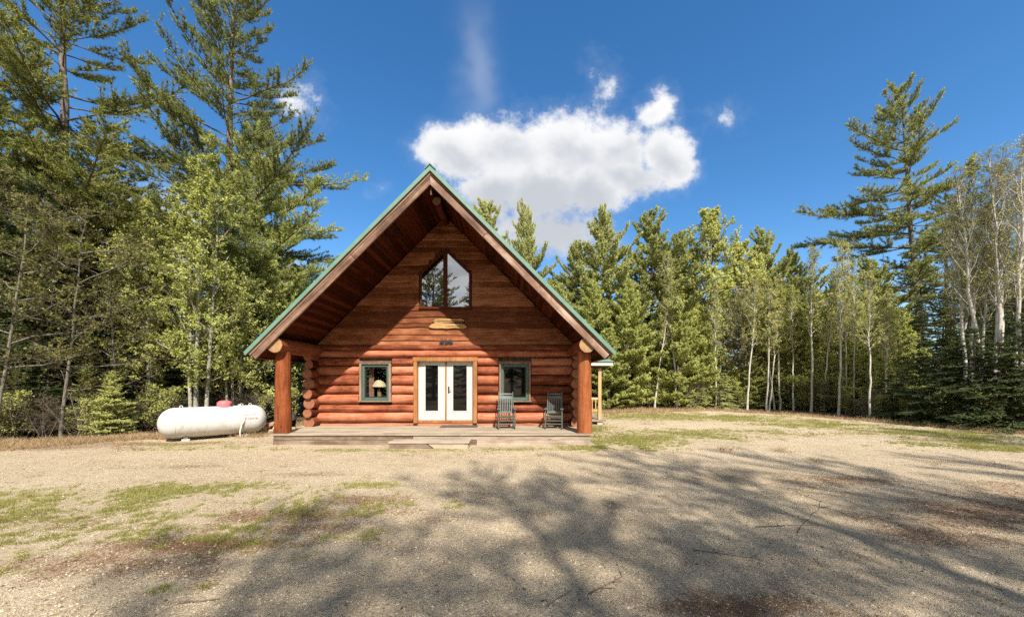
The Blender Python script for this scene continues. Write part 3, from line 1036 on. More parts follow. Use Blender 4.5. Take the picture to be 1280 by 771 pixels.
dm = MB().box((-0.62, -0.27, 0.0), (0.62, 0.27, 0.016))
for j in range(20):
    dm.box((-0.60 + j * 0.0605, -0.255, 0.016), (-0.60 + j * 0.0605 + 0.045, 0.255, 0.020))
o = dm.build('door_mat', M['mat'], None, 0, (gx(574, 12.55), 12.52, 0.3005))
tag(o, 'dark flat mat on the deck in front of the white doors', 'door mat')


def rocking_chair(loc, rz, label):
    t = tag(empty('rocking_chair', loc, rz), label, 'rocking chair', 'green rocking chairs on the porch')
    m = M['chair']
    sw = 0.265
    for s in (-1, 1):
        # rocker: a curved runner
        b = MB()
        ys = np.linspace(-0.36, 0.50, 9)
        pts = [(s * sw, y, 0.022 + 0.33 * (y - 0.03) ** 2) for y in ys]
        for p, q_ in zip(pts[:-1], pts[1:]):
            b.bar(p, q_, 0.032, 0.045)
        b.build('rocker', m, t)
        MB().tube([(s * sw, -0.25, 0.05), (s * sw, -0.255, 0.62)], 0.021, 8).build('front_leg', m, t)
        MB().tube([(s * sw * 0.9, 0.20, 0.04), (s * sw * 0.9, 0.21, 0.42), (s * sw * 0.9, 0.29, 0.80), (s * sw * 0.9, 0.40, 1.17)], [0.021, 0.022, 0.020, 0.014], 8).build('back_post', m, t)
        b = MB()
        b.add([(s * sw - 0.05, -0.32, 0.622), (s * sw + 0.05, -0.32, 0.622), (s * sw + 0.035, 0.24, 0.632), (s * sw - 0.03, 0.24, 0.632),
               (s * sw - 0.05, -0.32, 0.648), (s * sw + 0.05, -0.32, 0.648), (s * sw + 0.035, 0.24, 0.658), (s * sw - 0.03, 0.24, 0.658)],
              [(0, 3, 2, 1), (4, 5, 6, 7), (0, 1, 5, 4), (1, 2, 6, 5), (2, 3, 7, 6), (3, 0, 4, 7)])
        b.build('arm', m, t, 0.006)
        for zz in (0.17, 0.28):
            MB().tube([(s * sw, -0.25, zz), (s * sw * 0.9, 0.205, zz)], 0.011, 6).build('side_rung', m, t)
    for j in range(7):
        y = -0.27 + j * 0.068
        MB().box((-0.255, y, 0.405 - j * 0.006), (0.255, y + 0.055, 0.425 - j * 0.006)).build('seat_slat', m, t, 0.004)
    MB().box((-0.25, -0.245, 0.355), (0.25, -0.22, 0.404)).build('seat_rail', m, t)
    for zz in (0.16, 0.26):
        MB().tube([(-sw, -0.252, zz), (sw, -0.252, zz)], 0.014, 6).build('front_rung', m, t)
    MB().tube([(-sw * 0.9, 0.205, 0.22), (sw * 0.9, 0.205, 0.22)], 0.012, 6).build('rear_rung', m, t)
    # back: two broad rails with spindles between
    def back(z):
        return np.interp(z, [0.42, 0.80, 1.17], [0.21, 0.29, 0.40])
    for z0, z1 in ((0.47, 0.525), (0.95, 1.03), (1.08, 1.12)):
        n = 7
        vs = []
        for zz in (z0, z1):
            for dy in (0, 0.018):
                for x in np.linspace(-0.235, 0.235, n):
                    vs.append((x, back(zz) + dy + 0.03 * (1 - (x / 0.235) ** 2), zz + (0.012 * (1 - (x / 0.235) ** 2) if zz == z1 else 0)))
        A = lambda zi, di, j: zi * 2 * n + di * n + j
        fs = []
        for j in range(n - 1):
            fs += [(A(0, 0, j), A(0, 0, j + 1), A(1, 0, j + 1), A(1, 0, j)), (A(0, 1, j), A(1, 1, j), A(1, 1, j + 1), A(0, 1, j + 1)),
                   (A(1, 0, j), A(1, 0, j + 1), A(1, 1, j + 1), A(1, 1, j)), (A(0, 0, j), A(0, 1, j), A(0, 1, j + 1), A(0, 0, j + 1))]
        MB().add(vs, fs).build('back_rail', m, t)
    for x in np.linspace(-0.185, 0.185, 7):
        dy = 0.03 * (1 - (x / 0.235) ** 2) + 0.009
        MB().bar((x, back(0.52) + dy, 0.52), (x, back(0.96) + dy, 0.96), 0.026, 0.012).build('spindle', m, t)
    return t


rocking_chair((gx(633, 12.2), 12.15, 0.303), R(4), 'green rocking chair in full sun beside the doors')
rocking_chair((gx(692.5, 12.2), 12.15, 0.303), R(-10), 'green rocking chair half in shade nearest the right porch post')

# name boards above the door
for i, (x0, x1, z0, z1, lab) in enumerate(((-0.50, 0.66, 3.875, 4.03, 'upper live edge yellow wooden name board on the gable'), (-0.62, 0.70, 3.675, 3.865, 'lower live edge yellow wooden name board on the gable'))):
    n = 14
    xx = np.linspace(x0, x1, n + 1)
    up = z1 + (fbm(xx * 3, xx * 0 + i, 3, 2) - 0.5) * 0.05 - 0.10 * np.clip((np.abs(xx - (x0 + x1) / 2) / (x1 - x0) * 2 - 0.72) / 0.28, 0, 1) ** 2
    dn = z0 + (fbm(xx * 3, xx * 0 + 5 + i, 4, 2) - 0.5) * 0.06 + 0.06 * np.clip((np.abs(xx - (x0 + x1) / 2) / (x1 - x0) * 2 - 0.72) / 0.28, 0, 1) ** 2
    poly = [(x, z) for x, z in zip(xx, dn)] + [(x, z) for x, z in zip(xx[::-1], up[::-1])]
    o = MB().prism(poly, -0.104, -0.068).build('name_board', M['signwood'], None, 0.004, (HX + 0.06, HY, 0))
    tag(o, lab, 'sign', 'name boards on the gable')
    # worn routed strokes, too faded to read
    q = np.random.default_rng(20 + i)
    sx = np.arange(x0 + (0.22 if i == 0 else 0.62), x1 - 0.2, 0.075)
    st_ = MB()
    for j, x in enumerate(sx):
        hh = 0.085 if j == 0 else 0.04
        th = np.linspace(0, 5.2, 9)
        zc = (z0 + z1) / 2 - 0.01
        st_.tube([(x + 0.026 * math.cos(a) * (1.3 if j == 0 else 1), -0.106, zc + hh * 0.5 * math.sin(a)) for a in th + q.uniform(0, 2)], 0.005, 5)
    st_.build('worn_strokes', M['subfascia'], o)

# black metal cut-out of three animals
bc = tag(empty('animal_cutout', (HX + 0.04, HY - 0.085, 3.11)), 'small black metal cutout of three bears under the name boards', 'wall ornament')
for k, (ox, sc_, fl) in enumerate(((-0.16, 1.0, 1), (0.0, 0.72, 1), (0.15, 0.95, -1))):
    poly = [(-0.085, 0), (-0.05, 0), (-0.045, 0.035), (0.02, 0.04), (0.03, 0), (0.065, 0), (0.07, 0.06), (0.105, 0.075), (0.11, 0.10), (0.085, 0.115),
            (0.075, 0.135), (0.06, 0.118), (0.03, 0.115), (-0.03, 0.125), (-0.075, 0.11), (-0.092, 0.07)]
    pts = [(ox + fl * x * sc_ * 0.9, z * sc_ * 1.25) for x, z in poly]
    if fl < 0:
        pts = pts[::-1]
    MB().prism(pts, -0.004, 0.003).build('bear_shape', M['black'], bc)
arc = MB()
for c0 in (-0.15, -0.02, 0.13):
    arc.tube([(c0 + 0.055 * math.cos(a), 0, 0.15 + 0.06 * math.sin(a)) for a in np.linspace(0.2, 2.9, 8)], 0.006, 5)
arc.tube([(-0.22, 0, 0.0), (0.22, 0, 0.0)], 0.006, 5)
arc.build('scroll_wire', M['black'], bc)

# lamp behind the left window
lp = tag(empty('table_lamp', (HX - 2.46, HY + 0.34, 0.24)), 'table lamp with cream shade seen through the left window', 'lamp')
b = MB().lathe([(0.001, 0.80), (0.10, 0.80), (0.10, 0.83), (0.05, 0.87), (0.07, 1.0), (0.075, 1.2), (0.045, 1.36), (0.02, 1.40), (0.02, 1.48), (0.001, 1.48)], 16)
b.build('lamp_base', plain('lamp_ceramic', (0.38, 0.27, 0.16), 0.4), lp)
b = MB().lathe([(0.25, 1.40), (0.23, 1.47), (0.175, 1.56), (0.10, 1.63), (0.06, 1.65), (0.001, 1.65)], 24)
b.lathe([(0.245, 1.40), (0.225, 1.468), (0.171, 1.555), (0.098, 1.624), (0.001, 1.644)], 24)
b.build('lamp_shade', M['shade_cloth'], lp)
tb = tag(empty('side_table', (HX - 2.33, HY + 0.47, 0.28)), 'dark side table under the lamp inside the left window', 'table')
MB().box((-0.4, -0.25, 0.76), (0.4, 0.25, 0.80)).build('table_top', M['interior'], tb)
for sx in (-1, 1):
    for sy in (-1, 1):
        MB().box((sx * 0.35 - 0.025, sy * 0.2 - 0.025, 0), (sx * 0.35 + 0.025, sy * 0.2 + 0.025, 0.76)).build('leg', M['interior'], tb)

# ------------------------------------------------------------------ propane tank
TA = R(43)
tk = tag(empty('propane_tank', (gx(270, 12.1), 12.1, 0), TA), 'white horizontal propane tank with red dome beside the cabin', 'propane tank')
TL, TR_, TZ = 1.40, 0.475, 0.545
prof = []
for a in np.linspace(0, math.pi / 2, 9):
    prof.append((-TL + TR_ * 0.86 * (1 - math.sin(a)) , TR_ * math.cos(math.pi / 2 - (math.pi / 2 - a)) if False else 0))
pr = []
for a in np.linspace(0, math.pi / 2, 10):
    pr.append((-TL + TR_ * 0.9 * (1 - math.cos(math.pi / 2 - (math.pi / 2 - a)) * 1.0), 0))
xs1 = [(-TL + TR_ * 0.85 * (1 - math.cos(a)), TR_ * math.sin(a)) for a in np.linspace(0.02, math.pi / 2, 11)]
xs2 = [(x, TR_) for x in np.linspace(-TL + TR_ * 0.85, TL - TR_ * 0.85, 8)[1:-1]]
full = xs1 + xs2 + [(-x, r) for x, r in xs1[::-1]]
n = 40
V, Fs = [], []
for x, r in full:
    for j in range(n):
        a = j * 2 * math.pi / n
        V.append((x, r * math.cos(a), TZ + r * math.sin(a)))
for i in range(len(full) - 1):
    for j in range(n):
        k2 = (j + 1) % n
        Fs.append((i * n + j, (i + 1) * n + j, (i + 1) * n + k2, i * n + k2))
b = MB().add(V, [f[::-1] for f in Fs], 0, True)
shell = b.build('shell', M['tank'], tk)
for x in (-TL + TR_ * 0.85, TL - TR_ * 0.85):
    a = np.linspace(0, 2 * math.pi, 41)
    MB().tube([(x, (TR_ + 0.001) * math.cos(t), TZ + (TR_ + 0.001) * math.sin(t)) for t in a], 0.006, 5, capr=False).build('weld_seam', M['tank'], shell)
b = MB().lathe([(0.20, TZ + TR_ - 0.05), (0.205, TZ + TR_ + 0.10), (0.195, TZ + TR_ + 0.125), (0.15, TZ + TR_ + 0.165), (0.08, TZ + TR_ + 0.185), (0.001, TZ + TR_ + 0.19)], 22, (0.22, 0, 0))
dome = b.build('dome', M['red'], tk)
MB().box((0.36, -0.16, TZ + TR_ + 0.015), (0.425, -0.09, TZ + TR_ + 0.06)).build('dome_hinge', M['black'], dome)
for x in (-0.85, 0.68, 0.92):
    MB().tube([(x - 0.035, 0, TZ + TR_ - 0.01), (x - 0.03, 0, TZ + TR_ + 0.045), (x, 0, TZ + TR_ + 0.065), (x + 0.03, 0, TZ + TR_ + 0.045), (x + 0.035, 0, TZ + TR_ - 0.01)], 0.012, 6).build('lifting_lug', M['tank'], tk)
for x in (-0.75, 0.75):
    MB().box((x - 0.05, -0.26, 0.055), (x + 0.05, 0.26, 0.18)).build('saddle', M['steel'], tk)
    MB().box((x - 0.10, -0.30, -0.05), (x + 0.10, 0.30, 0.054)).build('support_block', M['concrete'], tk, 0.01)
px_ = 0.60
pts = []
for a in np.linspace(R(88), R(185), 12):
    pts.append((px_ + 0.10 * math.sin((a - R(88)) * 1.2), (TR_ + 0.022) * math.cos(a + 0) * 1.0, TZ + (TR_ + 0.022) * math.sin(a)))
pts = [(p[0], p[1], p[2]) for p in pts]
pts += [(px_ + 0.03, -(TR_ + 0.03), 0.42), (px_ - 0.02, -(TR_ + 0.045), 0.2), (px_ - 0.02, -(TR_ + 0.05), -0.04)]
MB().tube(pts, 0.022, 8).build('gas_pipe', M['pipe'], tk)


def wrap_text(txt, x0, z_ang, size, parent):
    cu = bpy.data.curves.new('t', 'FONT')
    cu.body = txt
    cu.size = size
    cu.align_x = 'CENTER'
    ob = bpy.data.objects.new('t', cu)
    COL.objects.link(ob)
    dg = bpy.context.evaluated_depsgraph_get()
    me = bpy.data.meshes.new_from_object(ob.evaluated_get(dg))
    bpy.data.objects.remove(ob)
    bpy.data.curves.remove(cu)
    me.materials.clear()
    me.materials.append(M['redtext'])
    for v in me.vertices:
        x, y = v.co.x, v.co.y
        a = z_ang + y / TR_
        r = TR_ + 0.004
        v.co = (x0 + x, -r * math.cos(a), TZ + r * math.sin(a))
    o = bpy.data.objects.new('lettering', me)
    COL.objects.link(o)
    o.parent = parent
    return o


wrap_text('Superior', 0.86, R(19), 0.105, tk)
wrap_text('Propane', 0.88, R(3), 0.115, tk)

# grill-like white lidded stand seen between the post and the cabin corner
gr = tag(empty('lidded_stand', (gx(365, 13.6), 13.6, 0)), 'small white lidded dark stand behind the left porch post', 'outdoor stand')
MB().lathe([(0.15, 0.42), (0.155, 0.50), (0.12, 0.58), (0.06, 0.63), (0.001, 0.64)], 16).build('lid', M['white'], gr)
MB().lathe([(0.001, 0.16), (0.10, 0.17), (0.13, 0.30), (0.135, 0.419), (0.001, 0.42)], 16).build('bowl', M['black'], gr)
for a in (0.5, 2.6, 4.7):
    MB().tube([(0.10 * math.cos(a), 0.10 * math.sin(a), 0.22), (0.16 * math.cos(a), 0.16 * math.sin(a), -0.02)], 0.012, 6).build('leg', M['steel'], gr)

# split firewood left between the tank and the post
M['split'] = wood('split_firewood', (0.36, 0.22, 0.13), (0.50, 0.35, 0.24), (0.62, 0.48, 0.36), 0, 0.85, 14, 0.3, 0.3)
fq = random.Random(9)
for k in range(9):
    poly = [(0.0, 0.0), (0.13 + fq.uniform(-.02, .03), 0.0), (0.15, 0.06), (0.09, 0.12 + fq.uniform(0, .03)), (0.02, 0.09)]
    o = MB().prism(poly, -0.2, 0.2).build('firewood_log', M['split'], None, 0.004, (gx(338, 13.4) + fq.uniform(-0.30, 0.30), 13.5 + fq.uniform(-0.2, 0.35), 0.0 + 0.12 * (k // 3)))
    o.rotation_euler = (fq.uniform(-0.1, 0.1), fq.uniform(-0.3, 0.3), fq.uniform(-0.8, 0.8))
    tag(o, 'pale split firewood log heaped between the tank and the porch', 'firewood', 'firewood heap')

# ------------------------------------------------------------------ trees
def nrm(a):
    return a / np.maximum(np.linalg.norm(a, axis=-1, keepdims=True), 1e-9)


class Wood:
    """tubes gathered into one triangle mesh"""
    def __init__(s):
        s.V, s.T, s.n = [], [], 0

    def tube(s, pts, rad, n=6):
        pts = np.asarray(pts, float)
        rad = np.asarray(rad, float)
        t = nrm(np.gradient(pts, axis=0))
        ref = np.array([0.31, 0.95, 0.05])
        a1 = nrm(np.cross(t, ref))
        a2 = np.cross(t, a1)
        ang = np.arange(n) * 2 * math.pi / n
        V = pts[:, None] + rad[:, None, None] * (np.cos(ang)[None, :, None] * a1[:, None] + np.sin(ang)[None, :, None] * a2[:, None])
        m = len(pts)
        i, j = np.meshgrid(np.arange(m - 1), np.arange(n), indexing='ij')
        a = (i * n + j).ravel()
        b = (i * n + (j + 1) % n).ravel()
        T = np.concatenate([np.stack([a, b, b + n], 1), np.stack([a, b + n, a + n], 1)])
        s.V.append(V.reshape(-1, 3))
        s.T.append(T + s.n)
        s.n += m * n

    def sticks(s, p, q, r):
        """many thin three-sided twigs at once"""
        p, q = np.asarray(p), np.asarray(q)
        r = np.broadcast_to(np.asarray(r, float), (len(p),))
        t = nrm(q - p)
        a1 = nrm(np.cross(t, np.array([0.31, 0.2, 0.93])))
        a2 = np.cross(t, a1)
        k = len(p)
        V = np.empty((k, 6, 3))
        for c in range(3):
            an = c * 2.0944
            o = (a1 * math.cos(an) + a2 * math.sin(an)) * r[:, None]
            V[:, c] = p + o
            V[:, 3 + c] = q + o * 0.4
        T = []
        for c in range(3):
            d = (c + 1) % 3
            T += [(c, d, 3 + d), (c, 3 + d, 3 + c)]
        T = np.array(T)[None] + (np.arange(k) * 6)[:, None, None]
        s.V.append(V.reshape(-1, 3))
        s.T.append(T.reshape(-1, 3) + s.n)
        s.n += k * 6

    def mesh(s, name, mat):
        return np_mesh(name, np.concatenate(s.V), np.concatenate(s.T), mat)


def outward(p):
    """leaves turn their faces out of the crown and up"""
    o = p * [1, 1, 0]
    return nrm(o) * 0.85 + [0, 0, 0.9]


def blades(q, p, d, ln, w, up=(0, 0, 1.0)):
    """needle-like triangles"""
    k = len(p)
    s = nrm(np.cross(d, q.normal(size=(k, 3)) * 0.8 + up)) * (np.broadcast_to(w, (k,))[:, None] / 2)
    ln = np.broadcast_to(ln, (k,))[:, None]
    V = np.stack([p - s, p + s, p + d * ln], 1)
    return V.reshape(-1, 3), np.arange(k * 3).reshape(-1, 3)


def leaves(q, p, d, ln, w):
    """pointed leaf shapes folded along the midrib"""
    k = len(p)
    ln = np.broadcast_to(ln, (k,))[:, None]
    w = np.broadcast_to(w, (k,))[:, None]
    s = nrm(np.cross(d, q.normal(size=(k, 3)) * 0.6 + outward(p)))
    n = np.cross(d, s)
    mid = p + d * ln * 0.45 + n * w * 0.18
    V = np.stack([p, mid + s * w / 2, p + d * ln, mid - s * w / 2], 1)
    b = (np.arange(k) * 4)[:, None]
    T = np.concatenate([b + np.array([[0, 1, 2]]), b + np.array([[0, 2, 3]])])
    return V.reshape(-1, 3), T


def trunk_pts(q, H, wob=0.02, lean=(0, 0), n=14):
    t = np.linspace(0, 1, n)
    dx = np.cumsum(q.normal(0, wob, n)) * H / n
    dy = np.cumsum(q.normal(0, wob, n)) * H / n
    dx -= dx[0]
    dy -= dy[0]
    return np.stack([dx + lean[0] * t * H, dy + lean[1] * t * H, t * H], 1)


def interp_pts(P, t):
    u = np.linspace(0, 1, len(P))
    return np.stack([np.interp(t, u, P[:, k]) for k in range(3)], -1)


def gen_conifer(seed, H, cb, Rm, step, nper, elev, tipup, twsp, twl, tuft, k, bl, bw, style='pine', r0=None, irr=0.35, gaps=0.12, side=None, dead=0, boughs=()):
    """returns trunk, branches and crown meshes (arrays)"""
    q = np.random.default_rng(seed)
    tr, br = Wood(), Wood()
    TP = trunk_pts(q, H, 0.012 if style == 'fir' else 0.022)
    r0 = r0 or H * 0.0115
    tt = np.linspace(0, 1, len(TP))
    tr.tube(TP, r0 * (1 - tt) ** 0.85 + 0.012 + 0.25 * r0 * np.exp(-tt * 40), 9)
    tw_p, tw_d, tw_l = [], [], []
    z = cb
    while z < H * 0.985:
        t = z / H
        tc_ = (z - cb) / (H - cb)
        m = max(2, int(round(q.normal(nper, 0.8))))
        az0 = q.uniform(0, 6.28)
        for b in range(m):
            if q.random() < gaps:
                continue
            az = az0 + b * 6.283 / m + q.normal(0, 0.25)
            if style == 'fir':
                prof = (1 - tc_) ** 0.85 * (0.75 + 0.25 * min(1, tc_ * 8)) + 0.03
            else:
                prof = (0.62 + 1.2 * tc_ if tc_ < 0.3 else 1.0 * ((1 - tc_) / 0.7) ** 0.75) + 0.07
            L = Rm * prof * np.clip(q.normal(1, irr), 0.35, 1.7)
            if side is not None:
                L *= 1 + side[1] * math.cos(az - side[0])
            e = R(np.interp(tc_, [0, 0.5, 1], elev) + q.normal(0, 7))
            s = np.linspace(0, 1, 7)
            el = e + R(tipup) * s ** 2 + (0 if style != 'fir' else 0)
            d = np.stack([np.cos(el) * math.cos(az), np.cos(el) * math.sin(az), np.sin(el)], 1)
            d += q.normal(0, 0.06, d.shape)
            p0 = interp_pts(TP, np.array([t]))[0]
            P = p0 + np.concatenate([[np.zeros(3)], np.cumsum(d[:-1] * L / 6, 0)])
            rb = (0.008 + 0.0075 * L) * (1 - s * 0.85)
            br.tube(P, rb, 4)
            nt = max(3, int(L * 0.85 / twsp))
            ss = np.sort(q.uniform(0.15 if style == 'fir' else 0.22, 1, nt * 2))
            pp = interp_pts(P, ss)
            dd = nrm(interp_pts(d, ss))
            sg = np.where(np.arange(nt * 2) % 2, 1, -1)
            ang = sg * R(52) * q.uniform(0.6, 1.2, nt * 2)
            ca, sa = np.cos(ang), np.sin(ang)
            dx_, dy_ = dd[:, 0] * ca - dd[:, 1] * sa, dd[:, 0] * sa + dd[:, 1] * ca
            dz_ = dd[:, 2] + q.normal(0.05 if style == 'fir' else 0.22, 0.18, nt * 2)
            tw_p.append(pp)
            tw_d.append(nrm(np.stack([dx_, dy_, dz_], 1)))
            tw_l.append((twl * L * (1.05 - 0.75 * ss) + 0.10) * q.uniform(0.6, 1.15, nt * 2))
            tw_p.append(P[-2:-1])
            tw_d.append(nrm(d[-2:-1]))
            tw_l.append(np.array([L / 6 + 0.15]))
        z += step * q.uniform(0.75, 1.25) * (1 - 0.35 * tc_)
    for (bz, baz, bL, bel) in boughs:
        s = np.linspace(0, 1, 9)
        el = R(bel) + R(14) * s ** 2 - R(10) * (1 - s)
        d = np.stack([np.cos(el) * math.cos(baz), np.cos(el) * math.sin(baz), np.sin(el)], 1) + q.normal(0, 0.05, (9, 3))
        p0 = interp_pts(TP, np.array([bz / H]))[0]
        P = p0 + np.concatenate([[np.zeros(3)], np.cumsum(d[:-1] * bL / 8, 0)])
        br.tube(P, 0.05 * (1 - s * 0.85), 5)
        nt = int(bL * 0.6 / 0.10)
        ss = np.sort(q.uniform(0.42, 1, nt))
        dd = nrm(interp_pts(d, ss))
        ang = np.where(np.arange(nt) % 2, 1, -1) * R(55) * q.uniform(0.4, 1.3, nt)
        tw_p.append(interp_pts(P, ss))
        tw_d.append(nrm(np.stack([dd[:, 0] * np.cos(ang) - dd[:, 1] * np.sin(ang), dd[:, 0] * np.sin(ang) + dd[:, 1] * np.cos(ang), dd[:, 2] + q.normal(0.3, 0.25, nt)], 1)))
        tw_l.append(q.uniform(0.35, 0.85, nt) * np.interp(ss, [0.42, 0.6, 1], [0.6, 1.0, 0.6]))
    # dead lower limbs
    for _ in range(dead):
        z = q.uniform(0.12 * H, max(cb, 0.3 * H))
        az = q.uniform(0, 6.28)
        L = q.uniform(0.5, 1.6)
        p0 = interp_pts(TP, np.array([z / H]))[0]
        s = np.linspace(0, 1, 5)[:, None]
        P = p0 + s * L * np.array([math.cos(az), math.sin(az), q.uniform(-0.25, 0.15)]) + q.normal(0, 0.03, (5, 3))
        br.tube(P, 0.014 * (1 - s[:, 0] * 0.8), 3)
        sp = interp_pts(P, q.uniform(0.3, 1, 6))
        br.sticks(sp, sp + nrm(q.normal(size=(6, 3)) * [1, 1, 0.5]) * q.uniform(0.15, 0.45, (6, 1)), 0.004)
    # leader
    tw_p.append(TP[-1:] - [[0, 0, 0.5]])
    tw_d.append(np.array([[0, 0, 1.0]]))
    tw_l.append(np.array([0.55]))
    p, d, l = np.concatenate(tw_p), np.concatenate(tw_d), np.concatenate(tw_l)
    br.sticks(p, p + d * l[:, None], 0.0045)
    cnt = np.maximum(2, (l / tuft).astype(int))
    idx = np.repeat(np.arange(len(p)), cnt)
    f = (np.arange(cnt.sum()) - np.repeat(np.cumsum(cnt) - cnt, cnt) + q.uniform(0.2, 1, cnt.sum())) / cnt[idx]
    c0 = p[idx] + d[idx] * (l[idx] * f)[:, None]
    c0 = np.repeat(c0, k, 0)
    di = np.repeat(d[idx], k, 0)
    if style == 'fir':
        dv = nrm(di * 0.75 + q.normal(size=di.shape) * [0.75, 0.75, 0.32] + [0, 0, -0.08])
    else:
        dv = nrm(di * 0.75 + q.normal(size=di.shape) * 0.55 + [0, 0, 0.22])
    c0 = c0 + q.normal(0, 0.012, c0.shape)
    V, T = blades(q, c0, dv, q.uniform(0.75, 1.25, len(c0)) * bl, q.uniform(0.8, 1.2, len(c0)) * bw, outward(c0))
    return tr, br, V, T


def gen_broad(seed, stems, Rm, cb, nl, nsub, ntw, nleaf, leaf, elev=45, r0=None, droop=0.0, thin=0.75, upper=True, wob=0.03, prof=None):
    """stems: list of (x, y, H, leanx, leany)"""
    q = np.random.default_rng(seed)
    tr, br = Wood(), Wood()
    TWp, TWd, TWl = [], [], []
    for (sx, sy, H, lx, ly) in stems:
        TP = trunk_pts(q, H, wob, (lx, ly), 16) + [sx, sy, 0]
        rr = r0 or H * 0.0075
        tt = np.linspace(0, 1, len(TP))
        tr.tube(TP, rr * (1 - tt) ** 0.8 + 0.006 + 0.3 * rr * np.exp(-tt * 40), 8)
        for i in range(nl):
            t = cb + (0.985 - cb) * (i + q.uniform(0, 1)) / nl
            tc_ = (t - cb) / (1 - cb)
            az = i * 2.4 + q.normal(0, 0.4)
            pr = (prof(tc_) if prof else math.sin(math.pi * min(1, 0.25 + tc_ * 0.72)) ** 0.8)
            L = Rm * pr * q.uniform(0.55, 1.25) + 0.12
            e = R(elev + 18 * tc_ + q.normal(0, 9))
            s = np.linspace(0, 1, 6)
            el = e + R(14) * s - droop * s ** 2
            d = np.stack([np.cos(el) * math.cos(az), np.cos(el) * math.sin(az), np.sin(el)], 1) + q.normal(0, 0.12, (6, 3))
            p0 = interp_pts(TP, np.array([t]))[0]
            P = p0 + np.concatenate([[np.zeros(3)], np.cumsum(d[:-1] * L / 5, 0)])
            rb = np.minimum(rr * 0.5, 0.006 + 0.010 * L) * (1 - s * 0.85) + 0.002
            (tr if rb[0] > 0.014 else br).tube(P, rb, 5)
            ss = q.uniform(0.25, 1, nsub)
            pp = interp_pts(P, ss)
            dd = nrm(nrm(interp_pts(d, ss)) * 0.9 + q.normal(size=(nsub, 3)) * 0.62 + [0, 0, 0.12 - droop * 0.5])
            ll = L * 0.42 * (1.15 - 0.75 * ss) * q.uniform(0.6, 1.3, nsub) + 0.12
            qq = pp + dd * ll[:, None]
            br.sticks(pp, qq, 0.0055)
            # twigs on each sub-branch and on the limb's end
            ix = np.repeat(np.arange(nsub), ntw)
            f = q.uniform(0.25, 1, len(ix))
            tp = pp[ix] + dd[ix] * (ll[ix] * f)[:, None]
            td = nrm(dd[ix] * 0.7 + q.normal(size=(len(ix), 3)) * 0.7 + [0, 0, 0.05 - droop * 0.6])
            tl = (0.10 + 0.28 * ll[ix]) * q.uniform(0.6, 1.3, len(ix))
            TWp.append(tp)
            TWd.append(td)
            TWl.append(tl)
    p, d, l = np.concatenate(TWp), np.concatenate(TWd), np.concatenate(TWl)
    br.sticks(p, p + d * l[:, None], 0.0032)
    if nleaf <= 0:
        return tr, br, None, None
    # thinned by patches so that the crown has gaps
    keep = q.random(len(p)) < np.clip(thin + 0.9 * (fbm(p[:, 0] * 0.9 + p[:, 1] * 0.5, p[:, 2] * 0.9, seed) - 0.5), 0.05, 1)
    p, d, l = p[keep], d[keep], l[keep]
    ix = np.repeat(np.arange(len(p)), nleaf)
    f = q.uniform(0.1, 1.1, len(ix))
    c0 = p[ix] + d[ix] * (l[ix] * f)[:, None] + q.normal(0, 0.015, (len(ix), 3))
    dv = nrm(d[ix] * 0.35 + q.normal(size=(len(ix), 3)) * 0.7 + [0, 0, -0.12])
    sz = leaf * q.uniform(0.6, 1.25, len(ix))
    V, T = leaves(q, c0, dv, sz, sz * 0.75)
    return tr, br, V, T


PROTO = {}


def proto(key, data, bark_m, twig_m, leaf_m):
    tr, br, V, T = data
    PROTO[key] = (tr.mesh(key + '_trunk', M[bark_m]), br.mesh(key + '_branches', M[twig_m]),
                  np_mesh(key + '_crown', V, T, M[leaf_m], smooth=False) if V is not None else None)


used_trees = []


def tree(key, name, x, y, h, label, group=None, cat='tree', rz=None, lean=(0, 0), sx=1.0, crown='crown', leaf=None):
    """h: scale of the prototype; lean in radians about x and y"""
    rr = random.Random(int(abs(x) * 1000) * 7919 + int(abs(y) * 1000) + len(key))
    o = empty(name, (x, y, -0.04), rr.uniform(0, 6.28) if rz is None else rz)
    o.rotation_euler.x, o.rotation_euler.y = lean
    o.scale = (h * sx, h * sx, h)
    tag(o, label, cat, group)
    a, b, c = PROTO[key]
    t = linkmesh('trunk', a, o)
    linkmesh('branches', b, t)
    if c:
        co = linkmesh(crown, c, o)
        if leaf:
            co.material_slots[0].link = 'OBJECT'
            co.material_slots[0].material = M[leaf]
    return o


# prototypes ------------------------------------------------------------
proto('pineA', gen_conifer(11, 20.0, 4.0, 3.9, 0.56, 5.0, (-6, 16, 48), 28, 0.155, 0.25, 0.115, 14, 0.15, 0.023, irr=0.36, gaps=0.12, dead=8), 'bark_pine', 'twig', 'leaf_pine')
proto('pineS', gen_conifer(15, 15.0, 4.5, 3.2, 0.58, 4.6, (0, 18, 50), 26, 0.21, 0.27, 0.125, 5, 0.15, 0.027, irr=0.40, gaps=0.25, dead=2), 'bark_pine', 'twig', 'leaf_pine')
proto('pineG', gen_conifer(16, 15.0, 2.0, 3.3, 0.50, 5.0, (2, 22, 52), 26, 0.14, 0.27, 0.11, 8, 0.18, 0.068, irr=0.32, gaps=0.08, dead=10), 'bark_pine', 'twig', 'leaf_pine_soft')
proto('pineC', gen_conifer(13, 14.0, 3.2, 2.5, 0.52, 4.8, (-6, 12, 45), 24, 0.155, 0.27, 0.115, 12, 0.15, 0.026, irr=0.40, gaps=0.12, dead=12), 'bark_pine', 'twig', 'leaf_pine')
